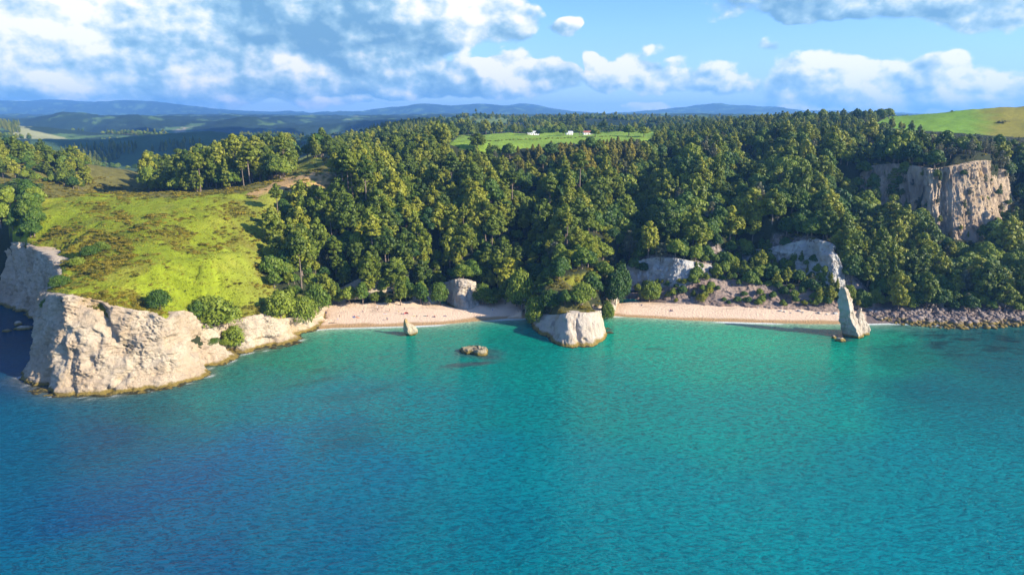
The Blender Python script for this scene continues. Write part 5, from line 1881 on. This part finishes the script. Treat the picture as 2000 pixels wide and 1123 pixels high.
# the low grooved reef
def reef():
    rings = [(676.5, 921, 943), (678.5, 902, 950), (682, 898, 953), (690, 899, 953), (696, 903, 950)]
    V, F = loft_rock('x', rings, 299, M_REEF, thick=.62, amp=.5, cell=3, facet=8, seed=21, link=False, base=-1.5, nz=34, na=120)
    V[:, 0] += V[:, 2] * .0
    g = np.abs(((V[:, 0] * 1.1 + V[:, 1] * .45 + .8 * fbm(V / 2.5, 2)) / 1.35) % 1 - .5)
    up = V[:, 2] > .2
    V[up, 2] -= sstep(g[up], .28, .12) * .7
    V[:, 1] -= sstep(g, .28, .12) * .5 * up
    V2, F2 = loft_rock('x', [(683, 930, 948), (688, 927, 952), (697, 926, 953)], 294.5, M_REEF, thick=.8, amp=.6, cell=2.2, facet=7, seed=23, link=False, base=-1.5, nz=24, na=60)
    V3, F3 = loft_rock('x', [(705.5, 904, 913), (708.5, 896, 920)], 286.5, M_REEF, thick=.35, amp=.3, cell=2.2, facet=7, seed=25, link=False, base=-1.5, nz=10, na=50)
    join_rock('shore_rock', [(V3, F3)], M_REEF, 'thin arm of rock awash left of and below the grooved reef')
    return [(V, F), (V2, F2)]


join_rock('reef', reef(), M_REEF, 'low ochre reef with deep parallel grooves awash in front of the left beach', 'reef')
for (l, r, py, Y, h, lab, sd2, mt) in [
        (1183, 1199, 652, 327, .5, 'brown flat rock awash right of the big rocky block', 31, M_REEF), (1182, 1192, 642, 334, .35, 'grey rock awash behind the flat brown one by the rocky block', 33, M_REEF),
        (30, 62, 643, 333, 1.8, 'long dark boulder lying in the shaded far left bay', 35, M_STACK), (4, 22, 648, 329, 1.2, 'low dark rock at the left edge of the shaded bay', 36, M_STACK),
        (26, 44, 632, 340, 2.2, 'squat boulder at the foot of the shaded bay cliff', 37, M_STACK)]:
    a, b = atY(l, py, Y), atY(r, py, Y)
    top = project(0, Y, h)[1]
    bot = project(0, Y, 0)[1]
    loft_rock('shore_rock', [(top, l + (r - l) * .3, r - (r - l) * .3), ((top * .6 + bot * .4), l + 1, r - 1), (bot, l, r)], Y, mt, lab, thick=.6, amp=.3, cell=2, facet=6, seed=sd2, na=36, nz=12, base=-1.2)


def shelf(pts_, lab, seed):
    """low wave-cut ledge: a ragged plate just out of the water"""
    P_ = np.array([at(a, b, 0) for a, b in pts_])
    rg = np.random.default_rng(seed)
    c = P_.mean(0)
    n = 160
    pc = np.vstack([P_, P_[:1]])
    sg = np.linalg.norm(np.diff(pc, axis=0), axis=1)
    s = np.concatenate([[0], np.cumsum(sg)])
    t = np.linspace(0, s[-1], n, endpoint=False)
    ring = np.stack([np.interp(t, s, pc[:, i]) for i in range(3)], -1)
    V = []
    nr = 16
    for k in range(nr):
        f = 1 - k / (nr - 1)
        q = c + (ring - c) * f
        q[:, :2] += np.stack([fbm(ring / 3.1 + seed, 3), fbm(ring / 3.1 + seed + 7, 3)], -1) * 1.6 * f
        h = fbm(q / 3.3 + seed, 4) * .9 + .28
        q[:, 2] = np.where(k == 0, -1.2, h * sstep(np.array(1 - f), 0, .12) - .1)
        V.append(q)
    V = np.concatenate(V)
    F = [(k * n + j, k * n + (j + 1) % n, (k + 1) * n + (j + 1) % n, (k + 1) * n + j) for k in range(nr - 1) for j in range(n)]
    me = make_mesh('rock_shelf', V, F, [M_REEF], smooth=True)
    o = bpy.data.objects.new('rock_shelf', me)
    col.objects.link(o)
    return tag(o, lab, 'rock shelf')


shelf([(45, 764), (70, 757), (110, 762), (160, 764), (215, 762), (235, 769), (215, 776), (175, 773), (150, 777), (100, 776), (66, 771)], 'yellow-brown weedy ledge at the left foot of the tall headland cliff', 3)
shelf([(215, 768), (260, 760), (330, 748), (385, 735), (396, 738), (350, 757), (290, 768), (240, 774)], 'narrow ochre ledge along the right foot of the tall headland cliff', 5)
shelf([(520, 680), (560, 669), (580, 664), (593, 669), (570, 676), (535, 683)], 'brown ledge at the foot of the low pale cliff, nearest the left beach', 8)

# ------------------------------------------------------------------ boulder shore
def boulder_mesh(seed, mat):
    rg = np.random.default_rng(seed)
    nu, nv = 11, 8
    pl = rg.normal(size=(13, 3))
    pl /= np.linalg.norm(pl, axis=1)[:, None]
    dd = rg.uniform(.62, .95, 13)
    V, F = [], []
    for i in range(nv + 1):
        for j in range(nu):
            th, ph = math.pi * i / nv, 2 * math.pi * j / nu
            d = np.array([math.sin(th) * math.cos(ph), math.sin(th) * math.sin(ph), math.cos(th)])
            cs = pl @ d
            r = min([dd[k] / cs[k] for k in range(13) if cs[k] > .2] + [1.15])
            V.append(d * r * np.array([1, .85, .8]))
    for i in range(nv):
        for j in range(nu):
            F.append((i * nu + j, (i + 1) * nu + j, (i + 1) * nu + (j + 1) % nu, i * nu + (j + 1) % nu))
    return make_mesh('boulder', V, F, [mat])


BOULD = [boulder_mesh(100 + i, M_BOULDER) for i in range(8)]
bl = []
rgb = np.random.default_rng(55)
while len(bl) < 1500:
    px = rgb.uniform(1695, 2030)
    y0 = np.interp(px, [1690, 1760, 1900, 2030], [605, 606, 604, 600])
    y1 = np.interp(px, [1690, 1720, 1760, 1810, 1870, 1930, 2000, 2030], [614, 622, 629, 634, 638, 636, 631, 629])
    py = rgb.uniform(y0, y1 + 1.5)
    p = at(px, py, 1.2)
    z = max(float(ground_z(p[0], p[1])), -.3)
    s = float(np.exp(rgb.normal(-.12, .42)))
    if px < 1760:
        s *= .7
    bl.append((p[0], p[1], z + s * .18, min(s, 2.4)))
bl.sort(key=lambda b: -b[3] / b[1])
rest_b = bl[295:]
for i, (x, y, z, s) in enumerate(bl[:295]):
    o = bpy.data.objects.new('boulder', BOULD[i % 8])
    col.objects.link(o)
    o.location = (x, y, z)
    o.scale = (s * random.uniform(.8, 1.2), s * random.uniform(.8, 1.2), s * random.uniform(.7, 1.1))
    o.rotation_euler = (random.uniform(-.5, .5), random.uniform(-.5, .5), random.uniform(0, 6.28))
    bx_, by_ = project(x, y, z)
    sz_w = 'big' if s > 1.25 else ('small' if s < .95 else 'medium')
    st_w = ['nearest the rock needle', 'left of the middle', 'in the middle', 'right of the middle', 'nearest the right edge'][int(np.clip((bx_ - 1695) / 67, 0, 4))]
    wa_w = 'by the water' if by_ > np.interp(bx_, [1690, 1760, 1810, 1870, 2030], [610, 618, 622, 626, 619]) else 'by the trees'
    tag(o, f'{sz_w} angular boulder of the right-hand shore, {st_w}, {wa_w}', 'boulder', f'{sz_w} boulders {st_w} {wa_w}')
A = np.array(rest_b)
rot = rgb.uniform(-1, 1, (len(A), 3)) * np.array([.6, .6, 3.1])
scatter('shore_stones', A[:, :3], rgb.integers(0, 8, len(A)), A[:, 3:4] * rgb.uniform(.7, 1.15, (len(A), 3)), rot, proto_collection('stone_forms', BOULD))
# scattered blocks on the sand under the beach cliffs
PB = [boulder_mesh(200 + i, M_WHITE) for i in range(4)]
for i, (px, py, s) in enumerate([(1524, 606, 1.1), (1532, 607, .8), (1560, 606, 1.3), (1568, 608, .9), (1600, 609, 1.2), (1615, 611, .8), (1632, 610, 1.5), (1480, 601, .7), (1700, 604, 1.6), (1712, 608, 1.2), (1545, 609, .7)]):
    p = at(px, py, 2.4)
    o = bpy.data.objects.new('fallen_block', PB[i % 4])
    col.objects.link(o)
    o.location = (p[0], p[1], float(ground_z(p[0], p[1])) + .2 * s)
    o.scale = (s, s, s * .8)
    o.rotation_euler = (0, 0, i * 1.1)
    tag(o, 'pale fallen block on the sand at the foot of the white beach cliff', 'rock', 'fallen blocks under the white beach cliff')

# ------------------------------------------------------------------ farm houses and hedges on the plateau
M_WALL = plain('white_boards', (.78, .77, .73), .6, .04)
M_ROOFW = plain('pale_metal_roof', (.55, .56, .57), .45, .06)
M_ROOFR = plain('red_brown_roof', (.30, .11, .07), .6, .1)
M_GLASS = plain('window_glass', (.05, .07, .09), .15, .1)
M_DOOR = plain('door_wood', (.2, .1, .06), .6, .1)


def box(x0, x1, y0, y1, z0, z1):
    v = [(x0, y0, z0), (x1, y0, z0), (x1, y1, z0), (x0, y1, z0), (x0, y0, z1), (x1, y0, z1), (x1, y1, z1), (x0, y1, z1)]
    f = [(0, 3, 2, 1), (4, 5, 6, 7), (0, 1, 5, 4), (1, 2, 6, 5), (2, 3, 7, 6), (3, 0, 4, 7)]
    return v, f


def house(px, Y, L, D, H, roofm, label):
    x = (px - CX) / FPX * depth_of(Y, 86)
    z = float(ground_z(x, Y))
    e = empty('farm_house', (x, Y, z), R(8))
    tag(e, label, 'house')
    v, f = box(-L / 2, L / 2, -D / 2, D / 2, -1, H)
    v += [(-L / 2, 0, H + D * .28), (L / 2, 0, H + D * .28)]
    f += [(4, 8, 7), (5, 6, 9)]
    poly_obj('wall', v, f, M_WALL, e)
    o_ = .5
    rz_ = H + D * .28
    rv = [(-L / 2 - o_, -D / 2 - o_, H - .25), (L / 2 + o_, -D / 2 - o_, H - .25), (L / 2 + o_, 0, rz_ + .05), (-L / 2 - o_, 0, rz_ + .05), (-L / 2 - o_, D / 2 + o_, H - .25), (L / 2 + o_, D / 2 + o_, H - .25)]
    rv2 = [(a, b, c + .18) for a, b, c in rv]
    poly_obj('roof', rv + rv2, [(0, 3, 2, 1), (3, 4, 5, 2), (6, 7, 8, 9), (9, 8, 11, 10), (0, 1, 7, 6), (4, 10, 11, 5), (0, 6, 9, 3), (3, 9, 10, 4), (1, 2, 8, 7), (2, 5, 11, 8)], roofm, e)
    n = int(L // 3.4)
    for i in range(n):
        cx_ = -L / 2 + (i + .7) * L / (n + .4)
        if i == n // 2:
            v, f = box(cx_ - .5, cx_ + .5, -D / 2 - .06, -D / 2 + .02, 0, 2.1)
            poly_obj('door', v, f, M_DOOR, e)
        else:
            v, f = box(cx_ - .8, cx_ + .8, -D / 2 - .05, -D / 2 + .02, .9, 2.1)
            wn_ = poly_obj('window', v, f, M_WALL, e)
            v, f = box(cx_ - .7, cx_ + .7, -D / 2 - .08, -D / 2 - .05, 1.0, 2.0)
            poly_obj('pane', v, f, M_GLASS, wn_)


house(1041, 1010, 17, 8, 3.2, M_ROOFW, 'long white house with a pale roof left of the tall conifer clump')
house(1112, 985, 9, 7, 3.4, M_ROOFW, 'small white house in front of the tall conifer clump')
house(1148, 985, 13, 7, 3.0, M_ROOFR, 'white house with a red-brown roof right of the conifer clump')


def hedge(px0, px1, Y, h, label, thick=3.0):
    x0 = (px0 - CX) / FPX * depth_of(Y, 88)
    x1 = (px1 - CX) / FPX * depth_of(Y, 88)
    n = int((x1 - x0) * 11)
    rg = np.random.default_rng(int(px0))
    xs = rg.uniform(x0, x1, n)
    u_ = rg.uniform(0, 1, n)
    front = u_ < .55
    ys = np.where(front, Y - thick / 2, rg.uniform(Y - thick / 2, Y + thick / 2, n)) + rg.normal(0, .25, n)
    zg = ground_z(xs, np.full(n, Y))
    zs = zg + np.where(front, rg.uniform(0, h, n), h + rg.normal(0, .3, n))
    nn = np.where(front[:, None], np.array([0, -1, .2]), np.array([0, 0, 1.])) + rg.normal(0, .4, (n, 3))
    nn /= np.linalg.norm(nn, axis=1)[:, None]
    a = np.cross(nn, rg.normal(size=(n, 3)))
    a /= np.linalg.norm(a, axis=1)[:, None]
    b = np.cross(nn, a)
    pos = np.stack([xs, ys, zs], -1)
    a *= .6
    b *= .6
    V = np.stack([pos - a - b, pos + a - b, pos + a + b, pos - a + b], 1).reshape(-1, 3)
    me = make_mesh('hedge', V, np.arange(len(V)).reshape(-1, 4), [M_BROAD], rg.uniform(0, .4, n).repeat(4))
    o = bpy.data.objects.new('hedge', me)
    col.objects.link(o)
    tag(o, label, 'hedge')


hedge(1056, 1084, 1030, 6, 'clipped dark hedge beside the long white house')
hedge(1150, 1262, 1040, 7.5, 'long dark shelterbelt hedge behind the right-hand houses')
hedge(1180, 1300, 1180, 7, 'second dark shelterbelt farther back behind the long hedge')
# a line of low bushes across the meadow
SBM = SCRUB[0]
for i in range(34):
    px = 945 + i * 7.5 + random.uniform(-2, 2)
    p = base_at(px, 276.5 - (i * .28) + random.uniform(-.8, .8))
    if p[1] < 600:
        continue
    o = bpy.data.objects.new('meadow_bush', SCRUB[i % 4])
    col.objects.link(o)
    o.location = (p[0], p[1], p[2])
    o.scale = (1, .9, .7)
    o.rotation_euler = (0, 0, i)
    tag(o, 'small dark bush in the row crossing the middle meadow', 'bush', 'row of bushes across the middle meadow')
o = bpy.data.objects.new('meadow_bush', SCRUB[1])
col.objects.link(o)
p = base_at(1957, 241)
o.location = p
o.scale = (4.5, 3.2, 2.0)
tag(o, 'dark clump of bush alone on the right-hand meadow', 'bush')
p = atYz(1833, 895, 0)
p[2] = ground_z(p[0], 895)
tree_thing(FORMS['broad'][0], 'broadleaf_tree', 'tiny lone tree on the crest of the right-hand meadow', 'tree', tuple(p), (.42, .42, .38), 0)

# ------------------------------------------------------------------ people on the beaches
def skin_mesh(verts, edges, radii, mat, name):
    me = bpy.data.meshes.new(name)
    me.from_pydata(verts, edges, [])
    o = bpy.data.objects.new(name, me)
    col.objects.link(o)
    md = o.modifiers.new('skin', 'SKIN')
    md.use_smooth_shade = True
    for i, r in enumerate(radii):
        me.skin_vertices[0].data[i].radius = (r, r) if not isinstance(r, tuple) else r
    me.skin_vertices[0].data[0].use_root = True
    s = o.modifiers.new('sub', 'SUBSURF')
    s.levels = s.render_levels = 1
    dg = bpy.context.evaluated_depsgraph_get()
    m2 = bpy.data.meshes.new_from_object(o.evaluated_get(dg))
    m2.name = name
    m2.materials.clear()
    m2.materials.append(mat)
    bpy.data.objects.remove(o)
    return m2


M_SKIN = [plain('skin_light', (.52, .33, .24), .6, .05), plain('skin_tan', (.36, .21, .14), .6, .05)]
CLOTH = {k: plain(k + '_cloth', v, .8, .06) for k, v in {
    'white': (.75, .75, .73), 'black': (.02, .02, .025), 'blue': (.04, .12, .4), 'red': (.55, .03, .03), 'navy': (.02, .03, .12), 'grey': (.25, .25, .26), 'orange': (.7, .2, .04),
    'teal': (.03, .3, .32), 'pink': (.65, .2, .3), 'green': (.06, .25, .08), 'yellow': (.7, .5, .06), 'purple': (.2, .06, .3)}.items()}
HAIR = {k: plain(k + '_hair', v, .7, .1) for k, v in {'dark': (.03, .02, .015), 'brown': (.12, .06, .03), 'fair': (.45, .3, .13)}.items()}
# joints per pose: pelvis chest neck head L/R shoulder elbow hand, hip knee foot toe
POSE = {}


def pose(name, pel, ch, nk, hd, sh, el, ha, hp, kn, ft, toe):
    POSE[name] = dict(pel=pel, ch=ch, nk=nk, hd=hd, sh=sh, el=el, ha=ha, hp=hp, kn=kn, ft=ft, toe=toe)


S2 = lambda l, r: (l, r)
pose('stand', (0, 0, .95), (0, 0, 1.27), (0, 0, 1.47), (0, -.01, 1.62), S2((-.18, 0, 1.40), (.18, 0, 1.40)), S2((-.24, .03, 1.12), (.24, .03, 1.12)), S2((-.25, -.06, .86), (.25, -.06, .86)),
     S2((-.09, 0, .90), (.09, 0, .90)), S2((-.10, -.02, .50), (.11, -.02, .50)), S2((-.10, .03, .08), (.12, .03, .08)), S2((-.11, -.13, .04), (.13, -.13, .04)))
pose('walk', (0, 0, .94), (0, -.03, 1.26), (0, -.05, 1.46), (0, -.07, 1.61), S2((-.18, -.03, 1.39), (.18, -.03, 1.39)), S2((-.23, .14, 1.13), (.23, -.16, 1.14)), S2((-.23, .12, .88), (.22, -.34, 1.0)),
     S2((-.09, 0, .90), (.09, 0, .90)), S2((-.10, -.20, .52), (.10, .06, .50)), S2((-.10, -.30, .09), (.10, .38, .16)), S2((-.10, -.46, .05), (.10, .27, .05)))
pose('sit', (0, 0, .14), (0, .06, .46), (0, .04, .66), (0, .0, .81), S2((-.18, .05, .60), (.18, .05, .60)), S2((-.26, -.10, .40), (.26, -.10, .40)), S2((-.16, -.34, .44), (.16, -.34, .44)),
     S2((-.09, -.03, .13), (.09, -.03, .13)), S2((-.14, -.38, .46), (.14, -.38, .46)), S2((-.12, -.62, .08), (.12, -.62, .08)), S2((-.12, -.78, .04), (.12, -.78, .04)))
pose('lie', (0, 0, .13), (0, .33, .14), (0, .54, .15), (0, .70, .17), S2((-.18, .46, .14), (.18, .46, .14)), S2((-.30, .24, .08), (.30, .24, .08)), S2((-.28, 0, .07), (.28, 0, .07)),
     S2((-.09, -.05, .12), (.09, -.05, .12)), S2((-.11, -.46, .12), (.12, -.44, .30)), S2((-.11, -.86, .08), (.12, -.78, .08)), S2((-.12, -.92, .20), (.12, -.92, .06)))


def build_pose(nm, skin):
    P_ = POSE[nm]
    V = [P_['pel'], P_['ch'], P_['nk'], P_['hd'], tuple(a + b for a, b in zip(P_['hd'], (0, 0, .09) if nm != 'lie' else (0, .09, 0)))]
    E = [(0, 1), (1, 2), (2, 3), (3, 4)]
    Rr = [.135, .145, .055, .092, .07]
    for s in (0, 1):
        b = len(V)
        V += [P_['sh'][s], P_['el'][s], P_['ha'][s]]
        hd_ = np.array(P_['ha'][s]) - np.array(P_['el'][s])
        hd_ = hd_ / np.linalg.norm(hd_)
        palm = np.array(P_['ha'][s]) + hd_ * .08
        V.append(tuple(palm))
        E += [(1, b), (b, b + 1), (b + 1, b + 2), (b + 2, b + 3)]
        Rr += [.058, .043, .030, .034]
        side = np.cross(hd_, (1, 0, .01))
        side /= np.linalg.norm(side)
        for q, ln in zip((-1.5, -.5, .5, 1.5), (.062, .075, .07, .055)):
            k = len(V)
            V += [tuple(palm + side * .018 * q + hd_ * .03), tuple(palm + side * .022 * q + hd_ * (.03 + ln) + np.array([0, -.01, 0]))]
            E += [(b + 3, k), (k, k + 1)]
            Rr += [.0095, .008]
        k = len(V)
        V.append(tuple(palm - side * .055 + hd_ * .01))
        E.append((b + 3, k))
        Rr.append(.010)
        b = len(V)
        V += [P_['hp'][s], P_['kn'][s], P_['ft'][s], P_['toe'][s]]
        E += [(0, b), (b, b + 1), (b + 1, b + 2), (b + 2, b + 3)]
        Rr += [.092, .060, .040, .036]
    body = skin_mesh(V, E, Rr, skin, 'body')
    # shirt and shorts follow the trunk and thighs
    top = skin_mesh([P_['pel'], P_['ch'], tuple(np.array(P_['ch']) * .35 + np.array(P_['nk']) * .65), P_['sh'][0], P_['sh'][1],
                     tuple(np.array(P_['sh'][0]) * .4 + np.array(P_['el'][0]) * .6), tuple(np.array(P_['sh'][1]) * .4 + np.array(P_['el'][1]) * .6)],
                    [(0, 1), (1, 2), (1, 3), (1, 4), (3, 5), (4, 6)], [.15, .162, .075, .075, .075, .062, .062], skin, 'top')
    th = lambda s, f: tuple(np.array(P_['hp'][s]) * (1 - f) + np.array(P_['kn'][s]) * f)
    sho = skin_mesh([P_['pel'], P_['hp'][0], P_['hp'][1], th(0, .65), th(1, .65)], [(0, 1), (0, 2), (1, 3), (2, 4)], [.155, .108, .108, .092, .092], skin, 'shorts')
    hd = np.array(P_['hd'])
    up = np.array((0, 0, 1.)) if nm != 'lie' else np.array((0, 1., 0))
    bk = np.array((0, 1., 0)) if nm != 'lie' else np.array((0, 0, -1.))
    hair = skin_mesh([tuple(hd + bk * .05 - up * .02), tuple(hd + bk * .03 + up * .07), tuple(hd + up * .115 + bk * .005)], [(0, 1), (1, 2)], [.07, .092, .072], skin, 'hair')
    return dict(body=body, top=top, shorts=sho, hair=hair)


BODY = {n: build_pose(n, M_SKIN[0]) for n in POSE}


def colored(me, mat):
    m2 = me.copy()
    m2.materials.clear()
    m2.materials.append(mat)
    return m2


_cache = {}


def person(px, py, ps, top, shorts, hair, label, rz=0.0, skin=0):
    p = base_at(px, py)
    p[2] = float(ground_z(p[0], p[1]))
    e = empty('person', tuple(p), rz)
    tag(e, label, 'person')
    for nm, mat in (('body', M_SKIN[skin]), ('top', CLOTH.get(top)), ('shorts', CLOTH.get(shorts)), ('hair', HAIR[hair])):
        if mat is None:
            continue
        k = (ps, nm, mat.name)
        if k not in _cache:
            _cache[k] = colored(BODY[ps][nm], mat)
        o = bpy.data.objects.new(nm, _cache[k])
        col.objects.link(o)
        o.parent = e
    return e


FOLK = [
    (675, 611.5, 'stand', 'white', 'grey', 'fair', 'person in pale clothes standing at the back left of the left beach', 2.2),
    (663.5, 621, 'stand', 'black', 'black', 'dark', 'person in black standing at the left end of the beach', .3),
    (660, 627, 'walk', 'white', 'blue', 'brown', 'person in white top walking by the wet sand at the left end of the beach', 1.2),
    (693, 618.5, 'sit', 'pink', 'navy', 'brown', 'person in pink, leftmost of three sitting on towels', .5),
    (697, 619.5, 'sit', None, 'red', 'dark', 'bare-chested person in red shorts, middle of three sitting on towels', 5.5),
    (702, 618.5, 'sit', 'white', 'teal', 'fair', 'person in white, rightmost of three sitting on towels', 3.6),
    (708.5, 609.2, 'sit', 'navy', 'navy', 'dark', 'person in navy sitting alone near the back of the left beach', 1.5),
    (737.5, 608.5, 'walk', 'black', 'navy', 'dark', 'person in dark clothes walking in the middle of the left beach', 2.8),
    (737, 603.5, 'walk', 'white', 'white', 'brown', 'person in white walking out from under the trees behind the left beach', 3.3),
    (746.5, 605, 'stand', 'grey', 'black', 'brown', 'person in grey standing under the trees at the back of the left beach', .8),
    (761.5, 608.8, 'stand', 'black', 'red', 'dark', 'person in black top and red shorts standing behind the pair of bathers', 4.2),
    (752, 613, 'lie', None, 'orange', 'fair', 'sunbather in orange trunks lying left of centre on the left beach', 1.4),
    (755.3, 625.8, 'stand', 'teal', 'black', 'brown', 'taller person of a pair standing near the wet sand, in a teal top', .2),
    (757.4, 627, 'stand', 'purple', 'grey', 'dark', 'shorter person of a pair standing near the wet sand, in a purple top', 5.9),
    (790.5, 606.5, 'stand', 'navy', 'black', 'brown', 'person in navy standing behind the group with the red shelter', 2.0),
    (779, 613, 'walk', 'yellow', 'grey', 'fair', 'person in a yellow top walking left of the red shelter', 4.6),
    (785, 614, 'sit', 'grey', 'navy', 'dark', 'person in grey sitting left of the red beach shelter', 5.0),
    (788.5, 614.6, 'sit', 'blue', 'white', 'brown', 'person in blue sitting against the red beach shelter', .4),
    (807.5, 617.5, 'lie', 'white', 'green', 'brown', 'sunbather in green shorts lying behind the small pointed rock', 1.9),
    (814, 618.5, 'sit', 'black', 'teal', 'dark', 'person in black sitting up behind the small pointed rock', .9),
    (830, 617.5, 'lie', None, 'black', 'brown', 'sunbather in black trunks lying beside a seated friend at the right of the group', 1.3),
    (835, 618, 'sit', 'orange', 'navy', 'dark', 'person in orange sitting beside a lying sunbather', 5.3),
    (849, 619, 'sit', 'red', 'black', 'brown', 'person in red sitting alone right of the other bathers', 4.4),
    (869, 617.5, 'lie', None, 'purple', 'dark', 'sunbather in purple lying at the edge of the trees shadow', 1.6),
    (962, 609, 'stand', 'blue', 'grey', 'dark', 'person in blue standing in the shaded end of the left beach', 0.0),
    (1309.5, 606.5, 'sit', 'pink', 'black', 'brown', 'person in pink, left of the pair on the empty right beach', .3),
    (1312.5, 606.7, 'sit', 'black', 'grey', 'dark', 'person in black, right of the pair on the empty right beach', 5.9),
]
for f in FOLK:
    person(*f)


def towel(px, py, c, label, rz):
    p = base_at(px, py)
    z = float(ground_z(p[0], p[1]))
    v, f = [], []
    n = 6
    for i in range(n + 1):
        for j in (0, 1):
            v.append((-.5 + j, -.95 + 1.9 * i / n, .03 + .015 * math.sin(i * 1.7 + j)))
    for i in range(n + 1):
        for j in (0, 1):
            v.append((-.5 + j, -.95 + 1.9 * i / n, -.02))
    m_ = 2 * (n + 1)
    for i in range(n):
        a = 2 * i
        f += [(a, a + 1, a + 3, a + 2), (a, a + 2, m_ + a + 2, m_ + a), (a + 1, m_ + a + 1, m_ + a + 3, a + 3)]
    f += [(0, m_, m_ + 1, 1)]
    o = poly_obj('beach_towel', v, f, CLOTH[c])
    o.location = (p[0], p[1], z + .05)
    o.rotation_euler = (0, 0, rz)
    tag(o, label, 'towel')


for t in [(691, 619.5, 'blue', 'blue towel under the leftmost of the three seated bathers', .6), (699, 620.5, 'orange', 'orange towel between the three seated bathers', 1.2),
          (752, 613.2, 'white', 'white towel under the sunbather in orange trunks', 1.4), (807.5, 617.7, 'yellow', 'yellow towel under the sunbather in green shorts', 1.9),
          (830, 617.7, 'teal', 'teal towel under the sunbather in black trunks', 1.3), (869, 617.7, 'grey', 'grey towel at the edge of the trees shadow', 1.6),
          (1311, 607.5, 'navy', 'navy towel under the pair on the right beach', 1.5), (847, 619.5, 'navy', 'navy towel beside the person in red', 1.1)]:
    towel(*t)


def shelter():
    p = base_at(793.5, 614)
    e = empty('beach_shelter', (p[0], p[1], float(ground_z(p[0], p[1]))), .2)
    tag(e, 'low red dome shelter open towards the sea among the bathers', 'beach shelter')
    v, f = [], []
    nu, nv = 12, 6
    for i in range(nv + 1):
        for j in range(nu + 1):
            th = math.pi * (j / nu)
            ph = (math.pi / 2) * i / nv
            v.append((1.25 * math.cos(th), .95 * math.sin(th) * math.cos(ph) * .9 + .0, 0.0 + 1.05 * math.sin(ph) * (math.sin(th) * .9 + .1)))
    for i in range(nv):
        for j in range(nu):
            a = i * (nu + 1) + j
            f.append((a, a + 1, a + nu + 2, a + nu + 1))
    o = poly_obj('canopy', v, f, CLOTH['red'], e)
    s = o.modifiers.new('thick', 'SOLIDIFY')
    s.thickness = .03
    v, f = box(-1.1, 1.1, -.6, .6, .0, .04)
    poly_obj('ground_sheet', v, f, CLOTH['grey'], e)


shelter()
v, f = tube([(-2.2, 0, .2), (-.8, .15, .3), (.6, -.05, .28), (2.0, .2, .22)], [.22, .28, .24, .12], 8)
v2, f2 = tube([(.2, 0, .3), (.7, .5, .8), (.9, .9, 1.1)], [.12, .08, .03], 6)
f = f + [tuple(i + len(v) for i in q) for q in f2]
o = poly_obj('driftwood', list(v) + list(v2), f, M_BARK, smooth=True)
p = base_at(650.5, 632)
o.location = (p[0], p[1], float(ground_z(p[0], p[1])))
o.rotation_euler = (0, 0, .3)
tag(o, 'dark driftwood log near the water at the left end of the beach', 'driftwood')
v, f = box(-.45, .45, -.3, .3, 0, .5)
for (px, py, lab) in [(1253, 597.5, 'dark bag left near the back of the right beach'), (637, 612, 'dark bag at the foot of the left end bushes')]:
    o = poly_obj('bag', [(a * (1 - .25 * c), b * (1 - .4 * c), c) for a, b, c in v], f, CLOTH['navy'])
    bm_ = o.modifiers.new('soft', 'BEVEL')
    bm_.width = .12
    bm_.segments = 3
    p = base_at(px, py)
    o.location = (p[0], p[1], float(ground_z(p[0], p[1])) - .02)
    tag(o, lab, 'bag')

# ------------------------------------------------------------------ air
hz = make_mesh('haze', *[np.array(a) for a in box(-24000, 24000, -420, 17200, -11.5, 420)], [])
o = bpy.data.objects.new('haze', hz)
col.objects.link(o)
tag(o, kind='stuff')
m, w, out = new_mat('air')
pv = w.n('ShaderNodeVolumePrincipled')
pv.inputs['Color'].default_value = (.20, .50, 1.0, 1)
pv.inputs['Density'].default_value = 0.85e-4
pv.inputs['Anisotropy'].default_value = .1
m.node_tree.links.new(pv.outputs[0], out.inputs['Volume'])
hz.materials.append(m)
